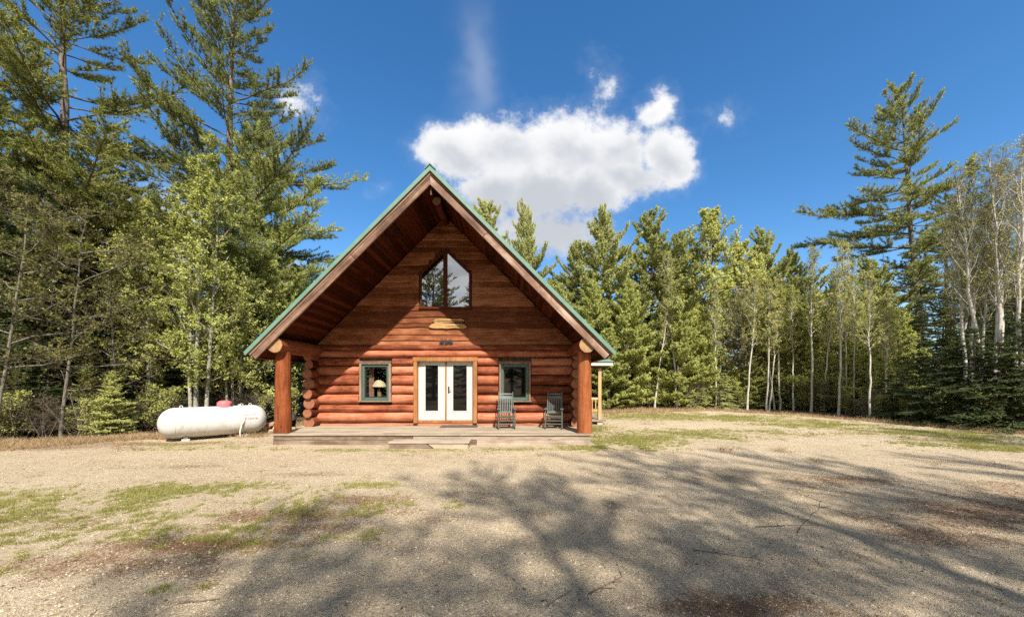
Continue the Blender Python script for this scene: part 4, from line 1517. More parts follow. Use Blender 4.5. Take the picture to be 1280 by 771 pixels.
proto('pineF', gen_conifer(18, 14.5, 3.2, 3.2, 0.46, 5.4, (-4, 16, 50), 28, 0.14, 0.26, 0.11, 14, 0.15, 0.023, irr=0.36, gaps=0.08, dead=6, boughs=((11.6, -1.0, 5.2, 2), (9.6, -0.8, 3.9, 0))), 'bark_pine', 'twig', 'leaf_pine_young')
proto('pineE', gen_conifer(19, 15.0, 4.6, 2.7, 0.55, 5.0, (-10, 6, 46), 18, 0.14, 0.25, 0.11, 14, 0.15, 0.026, irr=0.46, gaps=0.16, dead=22, side=(math.pi, 0.30)), 'bark_pine', 'twig', 'leaf_pine')
proto('pineD', gen_conifer(14, 8.5, 0.3, 2.0, 0.36, 5.2, (4, 22, 58), 24, 0.125, 0.30, 0.10, 8, 0.165, 0.066, irr=0.22, gaps=0.04), 'bark_pine', 'twig', 'leaf_pine_young')
proto('firA', gen_conifer(21, 11.0, 0.6, 2.0, 0.30, 6.4, (-16, -8, 25), 16, 0.14, 0.32, 0.055, 4, 0.080, 0.040, 'fir', irr=0.22, gaps=0.07, dead=14), 'bark_pine', 'twig', 'leaf_fir')
proto('firB', gen_conifer(22, 13.0, 2.0, 2.1, 0.34, 5.8, (-18, -10, 20), 12, 0.15, 0.32, 0.058, 4, 0.082, 0.040, 'fir', irr=0.34, gaps=0.16, dead=26), 'bark_pine', 'twig', 'leaf_fir')
proto('firC', gen_conifer(23, 3.0, 0.15, 0.95, 0.20, 5.5, (-4, 8, 40), 12, 0.10, 0.32, 0.045, 4, 0.065, 0.030, 'fir', irr=0.2, gaps=0.05), 'bark_pine', 'twig', 'leaf_pine_young')
proto('hemlock', gen_conifer(24, 6.0, 0.2, 2.3, 0.27, 5.8, (-8, 0, 35), -14, 0.125, 0.34, 0.055, 4, 0.080, 0.038, 'fir', irr=0.3, gaps=0.08), 'bark_pine', 'twig', 'leaf_fir')
proto('poplarA', gen_broad(31, [(0, 0, 10.5, 0.02, 0), (0.28, 0.1, 9.6, 0.045, 0.01), (-0.22, 0.15, 9.2, -0.03, 0.02)], 1.75, 0.18, 30, 8, 5, 9, 0.085, 36, thin=0.85, wob=0.02), 'bark_pale', 'twig_pale', 'leaf_poplar')
proto('poplarB', gen_broad(32, [(0, 0, 13.5, 0.01, 0)], 2.7, 0.30, 60, 10, 6, 10, 0.125, 40, thin=0.95, wob=0.05), 'bark_pale', 'twig_pale', 'leaf_poplar')
proto('birchA', gen_broad(33, [(0, 0, 11.5, 0.03, 0)], 1.35, 0.46, 32, 8, 5, 6, 0.085, 50, droop=0.25, wob=0.06, thin=0.45, r0=0.075), 'bark_birch', 'twig_pale', 'leaf_birch')
proto('birchB', gen_broad(34, [(0, 0, 10.5, -0.02, 0), (0.35, 0.1, 9.8, 0.07, 0)], 1.25, 0.46, 26, 8, 5, 8, 0.085, 50, droop=0.25, thin=0.5, wob=0.06, r0=0.065), 'bark_birch', 'twig_pale', 'leaf_birch')
proto('birchBare', gen_broad(35, [(0, 0, 12.0, 0.02, 0), (0.5, 0.2, 11.4, 0.05, 0.01)], 1.5, 0.42, 30, 8, 6, 3, 0.060, 58, thin=0.5, wob=0.04), 'bark_birch', 'twig_pale', 'leaf_birch')
proto('maple', gen_broad(36, [(0, 0, 8.2, 0.05, 0.0)], 2.4, 0.20, 22, 9, 6, 7, 0.075, 12, thin=0.7, wob=0.05, r0=0.05), 'bark_grey', 'twig', 'leaf_bud')
proto('catkin', gen_broad(37, [(0, 0, 8.0, 0.03, 0)], 2.0, 0.22, 36, 9, 6, 9, 0.075, 45, thin=0.85, wob=0.05), 'bark_grey', 'twig_pale', 'leaf_catkin')
proto('broadleaf', gen_broad(38, [(0, 0, 9.0, 0.0, 0)], 2.3, 0.05, 62, 9, 5, 8, 0.12, 30, thin=0.7, wob=0.04, prof=lambda t: (1 - t) ** 0.75 * (0.7 + 0.3 * min(1, t * 5)) + 0.06), 'bark_grey', 'twig', 'leaf_poplar')
proto('shrub', gen_broad(39, [(0, 0, 1.9, 0.1, 0), (0.15, 0.1, 1.7, -0.2, 0.1), (-0.1, 0.2, 1.8, 0.0, 0.25), (0.05, -0.1, 1.5, 0.1, -0.25)], 0.6, 0.12, 12, 6, 4, 5, 0.06, 40, r0=0.014, wob=0.08), 'bark_grey', 'twig', 'leaf_poplar')
proto('barebush', gen_broad(40, [(0, 0, 1.9, 0.2, 0), (0.15, 0.1, 1.5, -0.35, 0.1), (-0.1, 0.2, 1.8, 0.1, 0.3), (0.05, -0.1, 1.4, -0.2, -0.25), (0.2, 0, 1.6, 0.5, 0)], 0.6, 0.10, 9, 5, 4, 1, 0.035, 35, r0=0.012, thin=0.35, wob=0.1), 'twig_pale', 'twig', 'leaf_bud')


def T_(key, name, px, d, h, label, **kw):
    return tree(key, name, gx(px, d), d, h, label, **kw)


# ---- left of the cabin -------------------------------------------------
T_('pineA', 'pine_tree', 78, 15.5, 1.10, 'tall pine with bare trunk showing high at the left edge', rz=0.4, group='tall pines')
T_('pineA', 'pine_tree', 288, 17.5, 1.05, 'tallest plumed white pine rising behind the propane tank', rz=2.1, lean=(0, -0.03), sx=1.08, group='tall pines', leaf='leaf_mid')
T_('pineF', 'pine_tree', 312, 17.6, 1.0, 'bushy bright pine leaning towards the cabin roof', rz=1.0, lean=(0, 0.02), group='tall pines')
T_('pineC', 'pine_tree', -40, 13.5, 1.15, 'dark pine cut by the left edge of the picture', rz=3.0, group='tall pines')
T_('firA', 'fir_tree', 52, 13.8, 1.0, 'dark spired fir standing below the left tall pine', group='dark firs on the left')
T_('firB', 'fir_tree', 112, 15.2, 0.98, 'dark open fir just behind the spreading budding maple', group='dark firs on the left')
T_('firB', 'fir_tree', 8, 14.4, 0.9, 'dark open fir at the far left edge', group='dark firs on the left')
T_('maple', 'maple_tree', 76, 12.0, 0.92, 'small budding maple with long bare horizontal branches on the left', rz=0.1, lean=(0, 0.06))
T_('maple', 'maple_tree', -8, 10.9, 0.95, 'bare grey maple leaning in at the left edge', rz=1.6, lean=(0, 0.05))
T_('maple', 'maple_tree', 150, 13.6, 0.85, 'thin budding maple between the firs and the poplars', rz=3.9)
T_('poplarA', 'poplar_tree', 244, 13.7, 0.96, 'three stemmed young poplar with pale trunks right behind the tank', rz=0.2)
T_('poplarA', 'poplar_tree', 190, 14.8, 0.86, 'young poplar clump just left of the three stemmed poplar', rz=2.6)
T_('poplarA', 'poplar_tree', 292, 15.4, 0.72, 'young poplar clump between the red dome and the porch post', rz=4.0)
T_('broadleaf', 'broadleaf_tree', 330, 17.0, 0.80, 'leafy light green tree beside the left eave', rz=1.1)
T_('broadleaf', 'broadleaf_tree', 372, 21.0, 0.92, 'leafy tree peeking over the left eave of the roof', rz=2.2)
T_('firC', 'young_fir', 140, 12.3, 0.72, 'bright green fir sapling under the maple on the left', cat='sapling')
T_('firC', 'young_fir', 108, 13.0, 0.8, 'fir sapling in the shade left of the bright one', cat='sapling')
T_('hemlock', 'hemlock_tree', 20, 12.6, 0.62, 'low dark hemlock at the left edge of the clearing', group='low hemlocks on the left')
T_('hemlock', 'hemlock_tree', 200, 15.6, 0.62, 'low hemlock in the shade behind the tank end', group='low hemlocks on the left')
T_('hemlock', 'hemlock_tree', 330, 19.0, 0.60, 'low hemlock seen just left of the porch post', group='low hemlocks on the left')
for (px, d, h, lab) in ((60, 13.2, 0.55, 'low hemlock right below the dark spired fir'), (112, 14.2, 0.60, 'low hemlock behind the fir saplings'), (165, 14.4, 0.55, 'low hemlock left of the tank'),
                        (232, 15.6, 0.55, 'low hemlock behind the pale poplar stems'), (268, 16.5, 0.55, 'low hemlock behind the red dome'), (300, 16.8, 0.5, 'low hemlock behind the lettered end of the tank')):
    T_('hemlock', 'hemlock_tree', px, d, h, lab, group='low hemlocks on the left')
q = random.Random(17)
for (px, d, key, h) in ((-70, 17, 'firB', 1.1), (0, 18, 'firA', 1.2), (60, 19, 'firB', 1.05), (120, 18.5, 'firA', 1.05), (175, 17.5, 'firB', 0.72), (215, 19, 'firA', 0.95),
                        (250, 21, 'firA', 1.0), (290, 22, 'firB', 0.85), (345, 23, 'firA', 0.95), (390, 26, 'firA', 0.95), (20, 23, 'firA', 1.3), (90, 24, 'firB', 1.2),
                        (150, 24, 'firA', 1.15), (200, 26, 'firB', 1.05), (-120, 15, 'firA', 1.2), (320, 28, 'firA', 1.1), (260, 29, 'firB', 1.1)):
    T_(key, 'fir_tree', px, d, h, 'dark fir deep in the wood behind the left edge trees', group='dark firs deep in the left wood')

# ---- behind the cabin and along the back -----------------------------
T_('pineG', 'pine_tree', 519, 33, 1.20, 'pine tip showing over the left slope of the roof ridge', rz=0.5, group='pines along the back')
T_('pineG', 'pine_tree', 604, 29, 1.06, 'pine tip rising just right of the roof ridge', rz=1.5, group='pines along the back')
T_('pineG', 'pine_tree', 655, 30, 1.08, 'slim pine between the roof slope and the back pines', rz=2.5, sx=0.6, group='pines along the back')
T_('pineG', 'pine_tree', 755, 28, 0.98, 'pointed pine at the back under the cloud end', rz=3.3, sx=1.0, group='pines along the back')
T_('pineG', 'pine_tree', 815, 28, 0.97, 'broad plumed pine at the back left of the bright poplar', rz=4.4, sx=1.1, group='pines along the back')
T_('pineG', 'pine_tree', 850, 30, 0.92, 'second broad pine close behind the bright poplar', rz=5.4, sx=0.9, group='pines along the back')
T_('poplarB', 'poplar_tree', 888, 26.5, 1.02, 'bright green poplar standing tallest in the back row', rz=0.7, sx=0.95)
T_('poplarB', 'poplar_tree', 926, 27.0, 0.86, 'bright poplar just right of the tallest poplar', rz=2.9)
T_('pineG', 'pine_tree', 952, 28.5, 0.90, 'slim dark pine in the back row right of the poplars', rz=1.7, sx=0.9, group='pines along the back')
T_('pineG', 'pine_tree', 990, 29, 0.80, 'pine whose top dips towards the gap in the back row', rz=2.7, group='pines along the back')
T_('pineG', 'pine_tree', 720, 29.5, 0.86, 'pine half hidden by the right slope of the roof', rz=0.2, group='pines along the back')
T_('pineG', 'pine_tree', 1085, 23, 0.63, 'small pine top standing alone left of the tall right pine', rz=2.0, group='pines along the back')
T_('pineG', 'pine_tree', 1042, 27, 0.60, 'low pine behind the white birch cluster', rz=3.0, group='pines along the back')
T_('pineD', 'young_pine', 786, 24.6, 0.98, 'soft light green young pine at the right of the cabin', rz=0.3, group='young pines along the back')
T_('pineD', 'young_pine', 742, 25.5, 1.00, 'soft young pine behind the right eave', rz=1.3, group='young pines along the back')
T_('pineD', 'young_pine', 846, 24.4, 0.84, 'soft young pine beside the leaning birch', rz=2.3, group='young pines along the back')
T_('pineD', 'young_pine', 872, 25.4, 0.80, 'young pine under the tallest poplar', rz=3.6, group='young pines along the back')
T_('pineD', 'young_pine', 700, 27, 1.02, 'young pine peeping over the middle of the right roof slope', rz=4.3, group='young pines along the back')
T_('pineD', 'young_pine', 762, 23.6, 0.60, 'low spreading young pine beside the side porch post', rz=5.3, sx=1.3, group='young pines along the back')
T_('broadleaf', 'broadleaf_tree', 690, 30, 1.10, 'thin leafed tree rising over the right roof slope', rz=0.5)
T_('broadleaf', 'broadleaf_tree', 840, 26.5, 0.98, 'leafy tree among the back pines', rz=1.5)
T_('broadleaf', 'broadleaf_tree', 985, 25.8, 0.92, 'light green leafy tree behind the twin birches', rz=3.5)
T_('broadleaf', 'broadleaf_tree', 1020, 24.5, 0.84, 'light green leafy tree left of the birch cluster', rz=4.5)
T_('broadleaf', 'broadleaf_tree', 1105, 20.5, 0.66, 'light green leafy tree right of the birch cluster', rz=5.5)
for px, d, h, lab in ((792, 25.4, 0.78, 'leafy spring tree close behind the soft young pines'), (868, 25.2, 0.74, 'leafy spring tree in front of the tallest poplar'), (962, 24.6, 0.76, 'leafy spring tree behind the twin leaning birches'),
                      (1004, 23.6, 0.74, 'leafy spring tree behind the single straight birch'), (1040, 22.4, 0.72, 'leafy spring tree on the left of the birch cluster'), (1074, 21.6, 0.70, 'leafy spring tree behind the birch cluster'),
                      (1100, 19.2, 0.55, 'short leafy spring tree beside the slender lone birch'), (1122, 19.8, 0.62, 'leafy spring tree left of the tall right pine')):
    T_('broadleaf', 'broadleaf_tree', px, d, h, lab)
T_('catkin', 'budding_tree', 925, 25.0, 0.98, 'pale silvery budding tree in the middle of the back row', rz=0.9)
T_('catkin', 'budding_tree', 950, 25.6, 0.78, 'smaller pale budding tree right of the silvery one', rz=2.9)
for px, d, key, h, rz, ln, lab in (
        (818, 23.9, 'birchA', 0.76, 0.2, 0.10, 'thin pale birch leaning right among the young pines'),
        (846, 23.9, 'birchA', 0.88, 3.0, 0.03, 'pale birch with its white stem showing high above the young pine'),
        (934, 23.2, 'birchA', 0.74, 0.4, 0.06, 'white birch standing left of the twin leaning birches'),
        (958, 22.9, 'birchB', 0.76, 0.15, 0.05, 'twin stemmed white birch leaning right at the lawn edge'),
        (1014, 21.9, 'birchA', 0.84, 3.3, -0.05, 'single straight white birch left of the birch cluster'),
        (1048, 20.0, 'birchA', 0.80, 2.9, -0.06, 'leftmost white birch of the cluster at the lawn corner'),
        (1058, 20.8, 'birchB', 0.78, 0.5, 0.0, 'forked white birch in the middle of the birch cluster'),
        (1068, 20.4, 'birchA', 0.74, 1.3, 0.0, 'rightmost white birch of the cluster at the lawn corner'),
        (1087, 17.6, 'birchA', 0.60, 2.0, -0.03, 'slender pale birch standing alone at the lawn edge'),
        (975, 23.6, 'birchB', 0.80, 2.2, 0.02, 'white birch half hidden behind the twin stems'),
        (895, 24.2, 'birchA', 0.70, 4.1, -0.04, 'thin pale birch between the young pines and the silvery tree'),
        (992, 23.0, 'birchA', 0.66, 1.1, 0.08, 'thin white birch leaning right between the twin and the straight birch'),
        (1030, 22.0, 'birchA', 0.72, 5.2, 0.03, 'thin white birch between the straight birch and the cluster'),
        (1108, 18.9, 'birchB', 0.60, 3.6, 0.0, 'thin forked birch right of the slender lone birch')):
    T_(key, 'birch_tree', px, d, h, lab, rz=rz, lean=(0, ln), sx=0.72 if 1050 < px < 1080 else 1.0, group='white birches along the back')
for (px, d, key, h) in ((640, 33, 'firA', 1.0), (560, 34, 'firA', 0.95), (470, 32, 'firA', 0.9), (430, 30, 'firB', 0.8), (690, 34, 'firA', 1.05), (730, 33, 'firB', 0.9), (775, 32, 'firA', 0.95),
                        (800, 30, 'firA', 0.85), (835, 33, 'firB', 0.95), (870, 31, 'firA', 0.90), (905, 30.5, 'firB', 0.82), (935, 31, 'firA', 0.9), (965, 30.5, 'firB', 0.75),
                        (1000, 30, 'firA', 0.80), (1025, 28.5, 'firB', 0.62), (1055, 27.5, 'firA', 0.68), (1085, 26.5, 'firB', 0.55), (1115, 26, 'firA', 0.70), (1140, 24.5, 'firB', 0.62), (905, 27, 'firA', 0.6),
                        (1010, 27, 'firA', 0.55), (860, 27.5, 'firA', 0.62), (760, 29, 'firA', 0.70)):
    T_(key, 'fir_tree', px, d, h, 'fir filling the wood behind the back row', group='dark firs behind the back row', leaf='leaf_mid')
for (px, d, h) in ((770, 25.2, 0.52), (810, 25.6, 0.55), (890, 25.0, 0.50), (905, 24.3, 0.40), (985, 24.8, 0.50), (1030, 23.4, 0.48), (1075, 21.5, 0.46), (1100, 19.5, 0.45), (950, 25.5, 0.5), (1055, 23.5, 0.5), (865, 24.2, 0.38)):
    T_('hemlock', 'hemlock_tree', px, d, h, 'low hemlock under the birches along the back', group='low hemlocks along the back', leaf='leaf_pine_soft')

sq = random.Random(53)
for k in range(34):
    px = 762 + k * 10.2 + sq.uniform(-5, 5)
    yy = float(np.interp(px, [765, 980, 1040, 1110], [24.8, 24.2, 21.5, 18.8])) + sq.uniform(0, 1.6)
    if k % 3 == 2:
        T_('pineD', 'young_pine', px, yy, sq.uniform(0.28, 0.5), 'pine sapling along the foot of the back row', group='saplings along the back', cat='sapling', sx=1.25)
    else:
        T_('broadleaf', 'leafy_sapling', px, yy, sq.uniform(0.26, 0.55), 'light green leafy sapling along the foot of the back row', group='saplings along the back', cat='sapling')

# ---- right edge -------------------------------------------------------
T_('pineE', 'pine_tree', 1156, 25.0, 1.45, 'tall white pine with long limbs reaching left on the right side', rz=0.0, lean=(0, -0.08), sx=0.85, group='tall pines', leaf='leaf_mid')
T_('pineC', 'pine_tree', 1184, 26.5, 1.15, 'thin pine close behind the tall right pine', rz=2.0, group='tall pines')
for px, d, key, h, rz, ln, lab in (
        (1215, 15.6, 'birchA', 0.95, 0.6, -0.08, 'white birch leaning left across the tall right pine'),
        (1240, 15.0, 'birchBare', 0.92, 0.0, 0.0, 'nearly bare white birch with two stems on the right'),
        (1262, 14.2, 'birchBare', 0.90, 1.9, 0.02, 'bare twiggy birch next to the right picture edge'),
        (1195, 21.5, 'birchBare', 1.02, 3.9, -0.02, 'bare twiggy birch just behind the tall right pine'),
        (1206, 15.6, 'birchBare', 0.78, 5.1, -0.05, 'slim bare birch standing between the leaning birch and the tall right pine'),
        (1272, 15.0, 'birchBare', 0.86, 0.9, 0.01, 'bare birch rising behind the hemlocks at the right edge'),
        (1290, 14.0, 'birchBare', 0.92, 2.9, -0.03, 'bare birch cut by the right picture edge')):
    T_(key, 'birch_tree', px, d, h, lab, rz=rz, lean=(0, ln), group='birches on the right')
T_('firB', 'fir_tree', 1228, 16.0, 0.54, 'dark open fir among the bare birches', group='dark firs on the right')
T_('firB', 'fir_tree', 1278, 15.4, 0.60, 'dark open fir at the right picture edge', group='dark firs on the right')
T_('firA', 'fir_tree', 1252, 17.0, 0.55, 'dark spired fir behind the bare birches', group='dark firs on the right')
T_('firB', 'fir_tree', 1190, 23.5, 0.60, 'dark open fir behind the tall right pine', group='dark firs on the right')
T_('firA', 'fir_tree', 1150, 21.0, 0.60, 'dark fir left of the tall right pine trunk', group='dark firs on the right')
for k, (px, d, h, lab) in enumerate(((1130, 17.0, 0.50, 'low dark hemlock left of the tall right pine'), (1175, 15.4, 0.52, 'broad dark hemlock in front of the tall right pine'), (1218, 14.6, 0.66, 'highest dark hemlock under the leaning birch'),
                                      (1250, 14.0, 0.56, 'dark hemlock between the bare birches'), (1285, 13.8, 0.74, 'dark hemlock cut by the right picture edge'), (1195, 17.0, 0.55, 'dark hemlock hidden behind the leaning birch'),
                                      (1150, 18.5, 0.55, 'dark hemlock behind the lawn corner'))):
    T_('hemlock', 'hemlock_tree', px, d, h, lab, group='low hemlocks on the right')
for (px, d, key, h) in ((1210, 21, 'firA', 0.8), (1250, 21, 'firB', 0.8), (1290, 19, 'firA', 0.95), (1330, 17, 'firB', 1.0), (1180, 24, 'firA', 0.72), (1230, 25, 'firA', 0.85), (1300, 23, 'firB', 0.95)):
    T_(key, 'fir_tree', px, d, h, 'fir deep in the wood behind the right edge trees', group='dark firs deep in the right wood', leaf='leaf_mid')

# ---- trees behind and beside the camera; their shade lies on the driveway
for (x, y, key, h, rz) in ((3.0, -4.8, 'pineS', 0.90, 0.3), (6.4, -3.4, 'pineS', 0.95, 1.3), (10.0, -3.8, 'pineS', 0.98, 2.2), (13.6, -2.4, 'pineS', 0.85, 3.0),
                           (1.0, -8.2, 'pineS', 1.0, 4.0), (5.0, -9.0, 'pineS', 1.15, 5.0), (11.0, -9.0, 'pineS', 1.1, 0.8),
                           (-7.4, -9.0, 'pineC', 1.05, 0.9), (-14.0, -12.0, 'firA', 1.1, 0.0),
                           (18.5, 0.0, 'pineS', 1.0, 1.0), (27.0, 7.0, 'firB', 1.1, 2.0), (27, 2.0, 'pineS', 1.0, 3.6), (-18, -14, 'firA', 1.3, 2), (-8, -16, 'firA', 1.25, 3), (0, -18, 'firB', 1.2, 1), (6.5, -17, 'firA', 1.3, 2), (14, -15, 'firA', 1.3, 2.6), (20, -10, 'firA', 1.2, 0.4), (-22, 2, 'firA', 1.2, 0.3), (-21, -4, 'firB', 1.2, 1.3), (-5, -20, 'firA', 1.3, 1.2), (3, -22, 'firA', 1.3, 1.9), (10, -20, 'firB', 1.3, 1.0), (-12, -19, 'firB', 1.2, 1.0)):
    nm = 'pine_tree' if key.startswith('pine') else 'fir_tree'
    tree(key, nm, x, y, h, 'tall conifer behind the viewer whose shade falls on the driveway', group='conifers behind the viewer', rz=rz)

fq = random.Random(77)
for k in range(46):
    px = -260 + k * 40 + fq.uniform(-14, 14)
    d = fq.uniform(33, 46)
    T_(fq.choice(['firA', 'firB', 'firA', 'hemlock']), 'fir_tree', px, d, fq.uniform(0.78, 1.0), 'distant fir closing the wood far behind the clearing', group='distant firs far behind the clearing')

# ---- brush along the foot of the wood
bq = random.Random(31)
spots = []
for k in range(22):
    px = bq.uniform(-30, 215)
    d = np.interp(px, [0, 120, 215], [11.2, 11.8, 13.4]) + bq.uniform(0.0, 1.4)
    spots.append((gx(px, d), d, 'left'))
for k in range(8):
    px = bq.uniform(225, 345)
    spots.append((gx(px, 15.2), 14.8 + bq.uniform(0, 1.5), 'left'))
for k in range(52):
    px = bq.uniform(765, 1060)
    yy = np.interp(px, [765, 980, 1060], [24.4, 23.8, 20.0]) + bq.uniform(0, 1.5)
    spots.append((gx(px, yy), yy, 'back'))
for k in range(30):
    px = bq.uniform(1075, 1290)
    yy = np.interp(px, [1075, 1175, 1290], [19.0, 15.0, 12.8]) + bq.uniform(0.1, 1.3)
    spots.append((gx(px, yy), yy, 'right'))
LAB = {'left': ('leafless tangled bush along the foot of the left wood', 'small leafy bush along the foot of the left wood'),
       'back': ('leafless tangled bush along the foot of the back row', 'small leafy bush along the foot of the back row'),
       'right': ('leafless tangled bush along the foot of the right wood', 'small leafy bush along the foot of the right wood')}
for k, (x, y, side) in enumerate(spots):
    bare = bq.random() < (0.62 if side == 'left' else 0.3)
    tree('barebush' if bare else 'shrub', 'bare_bush' if bare else 'leafy_bush', x, y, bq.uniform(0.4, 0.85) * (1.25 if side == 'back' else 1), LAB[side][0 if bare else 1],
         group='brush along the %s wood' % side, cat='bush', rz=bq.uniform(0, 6.28), crown='leaves')

ORD = ['first', 'second', 'third', 'fourth', 'fifth', 'sixth', 'seventh', 'eighth', 'ninth', 'tenth', 'eleventh', 'twelfth', 'thirteenth', 'fourteenth', 'fifteenth', 'sixteenth',
       'seventeenth', 'eighteenth', 'nineteenth', 'twentieth']
ORD += ['twenty ' + o for o in ORD[:9]] + ['thirtieth'] + ['thirty ' + o for o in ORD[:9]] + ['fortieth']
same = {}
for o in COL.objects:
    if o.get('label') and o.parent is None and o.get('group', '').startswith(('brush', 'saplings', 'low hemlocks along', 'dark firs behind')):
        same.setdefault(o['label'], []).append(o)
for lab, os_ in same.items():
    if 1 < len(os_) <= 40:
        for o, w in zip(sorted(os_, key=lambda o: o.location.x / max(o.location.y, 1)), ORD):
            o['label'] = lab + ', ' + w + ' from the left'

# ------------------------------------------------------------------ ground cover
def scatter(n, dens, seed, ylim=(2.2, 24)):
    q = np.random.default_rng(seed)
    # even in the picture rather than on the ground, so near ground is covered finely
    out = []
    while sum(len(o) for o in out) < n:
        y = 1 / q.uniform(1 / ylim[1], 1 / ylim[0], 60000)
        x = q.uniform(-1.45, 1.45, 60000) * y
        ok = q.random(60000) < dens(x, y)
        out.append(np.stack([x, y], 1)[ok])
    return np.concatenate(out)[:n]


def clear(x, y):
    inside = (np.abs(x - HX) < 4.75) & (y > 10.62)
    step = (x > gx(538, 10.3) - 1.15) & (x < gx(538, 10.3) + 1.15) & (y > 10.1)
    return ~(inside | step)


# pebbles
def d_peb(x, y):
    return np.where(clear(x, y) & (y < edge_y(x) - 0.3), 1.0, 0.0) * (0.35 + 0.65 * fbm(x * 0.8, y * 0.8, 41, 3)) * (1 - 0.6 * blobs(x, y, GRASS)) * (1 - 0.5 * blobs(x, y, LITTER))


q = np.random.default_rng(5)
P2 = scatter(52000, d_peb, 6, (2.3, 12))
k = len(P2)
r = q.gamma(3.0, 0.0021, k) * (0.6 + 0.09 * P2[:, 1])
r = np.clip(r, 0.003, 0.016)
zz = ground_z(P2[:, 0], P2[:, 1])
C = np.stack([P2[:, 0], P2[:, 1], zz + r * 0.15], 1)
oct_ = np.array([(1, 0, 0), (0, 1, 0), (-1, 0, 0), (0, -1, 0), (0, 0, 0.75), (0, 0, -0.4)], float)
ft = np.array([(0, 1, 4), (1, 2, 4), (2, 3, 4), (3, 0, 4)])
a = q.uniform(0, 6.28, k)
ca, sa = np.cos(a), np.sin(a)
O = oct_[None, :5] * q.uniform(0.6, 1.35, (k, 5, 1))
O = np.stack([O[..., 0] * ca[:, None] - O[..., 1] * sa[:, None], O[..., 0] * sa[:, None] + O[..., 1] * ca[:, None], O[..., 2]], -1) * r[:, None, None]
V = C[:, None] + O
T = ft[None] + (np.arange(k) * 5)[:, None, None]
m, g, out = new_mat('gravel_pebbles')
geo = g.n('NewGeometry')
c = g.ramp(geo.outputs['Random Per Island'], [(0.0, (0.07, 0.055, 0.042)), (0.3, (0.33, 0.26, 0.17)), (0.8, (0.47, 0.385, 0.26)), (1.0, (0.56, 0.48, 0.36))])
principled(g, out, Base__Color=c, Roughness=0.9)
tag(linkmesh('gravel', np_mesh('gravel', V.reshape(-1, 3), T.reshape(-1, 3), m, smooth=False)), 'loose tan and grey gravel on the driveway', 'gravel', kind='stuff')


def d_grass(x, y):
    return np.where(clear(x, y) & (y < edge_y(x) + 0.5), 1.0, 0.0) * np.clip((blobs(x, y, GRASS) * 1.1 + np.clip(blobs(x, y, GRASS) * 3, 0, 1) * ((fbm(x * 1.6, y * 1.6, 51, 4) - 0.5) * 2.6 + (fbm(x * 9, y * 9, 55, 2) - 0.5) * 2.4) - 0.28) * 0.45, 0, 0.5) * np.clip(y / 7.0, 0.35, 1)


def straw(name, n, dens, seed, lo, hi, w, flat, mat, label, cat, ylim):
    q = np.random.default_rng(seed)
    P2 = scatter(n, dens, seed, ylim)
    k = len(P2)
    C = np.stack([P2[:, 0], P2[:, 1], ground_z(P2[:, 0], P2[:, 1]) + (0.004 if flat else -0.003)], 1)
    d = q.normal(size=(k, 3)) * [1, 1, 0.04 if flat else 0.2] + ([0, 0, 0.02] if flat else [0, 0, 1.0])
    d = nrm(d)
    L = q.uniform(lo, hi, k) * (0.75 + 0.03 * P2[:, 1])
    V, T = blades(q, C, d, L, up=(0, 0, 1.0) if flat else (0, 0, 0.0), w= w * (0.6 + 0.10 * P2[:, 1]) * q.uniform(0.7, 1.3, k))
    tag(linkmesh(name, np_mesh(name, V, T, M[mat], smooth=False)), label, cat, kind='stuff')


straw('grass', 80000, d_grass, 61, 0.025, 0.075, 0.006, False, 'grass', 'short patchy spring grass on the clearing', 'grass', (2.3, 24))


def d_lawn(x, y):
    return d_grass(x, y) * (x > 1.2) * (y > 9.5)


straw('lawn_grass', 60000, d_lawn, 66, 0.025, 0.07, 0.007, False, 'grass', 'short green lawn right of the cabin towards the trees', 'grass', (9.5, 24))


def d_lit(x, y):
    return np.where(clear(x, y), 1.0, 0.0) * np.clip((blobs(x, y, LITTER) + 0.7 * np.clip((y - edge_y(x) + 0.9) / 0.8, 0, 1) + (fbm(x * 2.1, y * 2.1, 71, 4) - 0.5) * 1.3 - 0.22) * 1.4, 0.015, 1) * np.clip(y / 6.0, 0.4, 1)


straw('needle_litter', 80000, d_lit, 62, 0.03, 0.09, 0.0035, True, 'litter', 'reddish brown fallen pine needles lying on the gravel', 'pine needles', (2.3, 26))


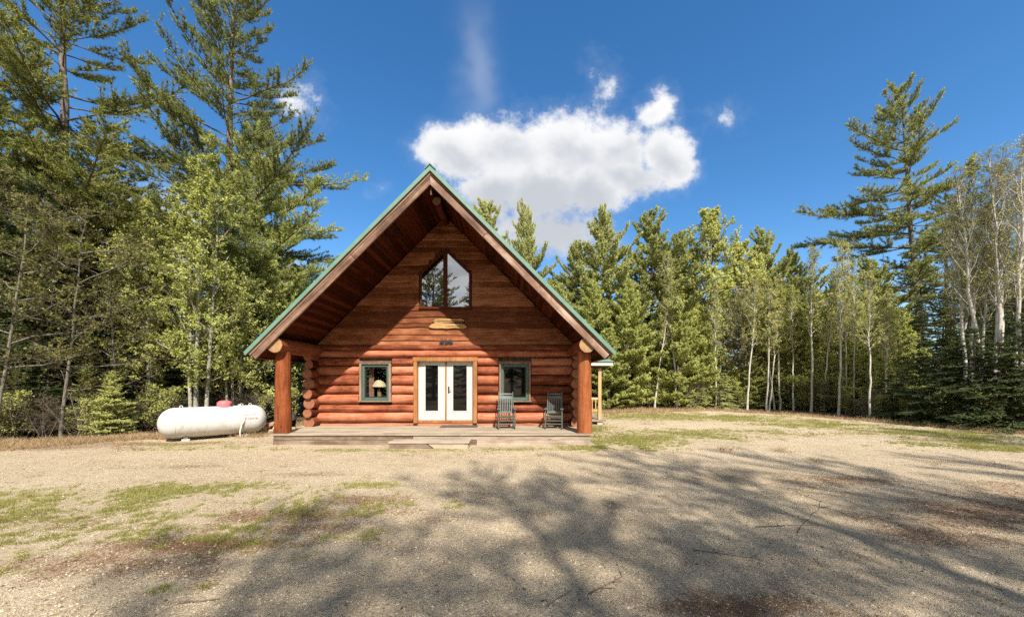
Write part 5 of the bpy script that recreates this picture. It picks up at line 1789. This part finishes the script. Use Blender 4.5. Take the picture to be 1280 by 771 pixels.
def d_dry(x, y):
    e = y - edge_y(x)
    return np.where(clear(x, y), 1.0, 0.0) * np.clip(np.exp(-((e + 0.2) / 0.9) ** 2) * 0.9 + (blobs(x, y, [(5.5, 22.3, 4.2, 1.8, 0.9), (3.2, 18.5, 1.2, 3, 0.7), (-9.5, 13.2, 1.5, 1.2, 0.7)])) + (fbm(x * 1.4, y * 1.4, 81, 3) - 0.5) - 0.25, 0, 1)


straw('dry_grass', 55000, d_dry, 63, 0.07, 0.24, 0.006, False, 'drygrass', 'dry straw coloured grass along the foot of the wood', 'dry grass', (8, 26))

# fallen sticks one can pick out on the driveway
def stick(px, py, L, rz, r, forks, label):
    x, y = gpt(px, py)
    q = np.random.default_rng(int(px))
    w = Wood()
    n = 9
    t = np.linspace(-0.5, 0.5, n)
    pts = np.stack([t * L, np.cumsum(q.normal(0, 0.012 * L, n)), np.full(n, r * 0.8)], 1)
    w.tube(pts, r * np.linspace(1, 0.45, n), 6)
    for j in range(forks):
        s = q.uniform(0.25, 0.9)
        p0 = interp_pts(pts, np.array([s]))[0]
        l = q.uniform(0.12, 0.3) * L
        a = q.choice([-1, 1]) * q.uniform(0.4, 0.9)
        w.tube(np.stack([p0, p0 + [l * 0.5 * math.cos(a), l * 0.5 * math.sin(a), 0.004], p0 + [l * math.cos(a * 1.1), l * math.sin(a * 1.1), 0.012]]), np.array([r * 0.6, r * 0.45, r * 0.25]), 5)
    o = linkmesh('fallen_stick', w.mesh('fallen_stick', M['twig']))
    o.location = (x, y, float(ground_z(np.array([x]), np.array([y]))[0]))
    o.rotation_euler = (0, 0, rz)
    tag(o, label, 'stick', 'fallen sticks on the driveway')


stick(765, 724, 0.6, 0.55, 0.008, 4, 'forked dark twig near the bottom centre of the driveway')
stick(1010, 640, 1.9, 0.75, 0.006, 3, 'long thin stick lying across the shaded gravel on the right')
stick(905, 690, 0.6, -0.35, 0.006, 2, 'thin stick in the sun patch right of the forked twig')
stick(985, 655, 0.9, 0.05, 0.007, 1, 'short thin stick touching the long stick')
stick(700, 745, 0.35, 0.7, 0.006, 1, 'tiny twig at the bottom of the picture beside the forked twig')
stick(250, 750, 0.3, 0.2, 0.012, 0, 'short dark stick at the bottom left by the grass tuft')
stick(130, 545, 1.6, 0.15, 0.03, 3, 'grey fallen branch at the foot of the left wood')
stick(1235, 541, 2.0, -0.35, 0.03, 3, 'pale fallen branch at the foot of the right wood')
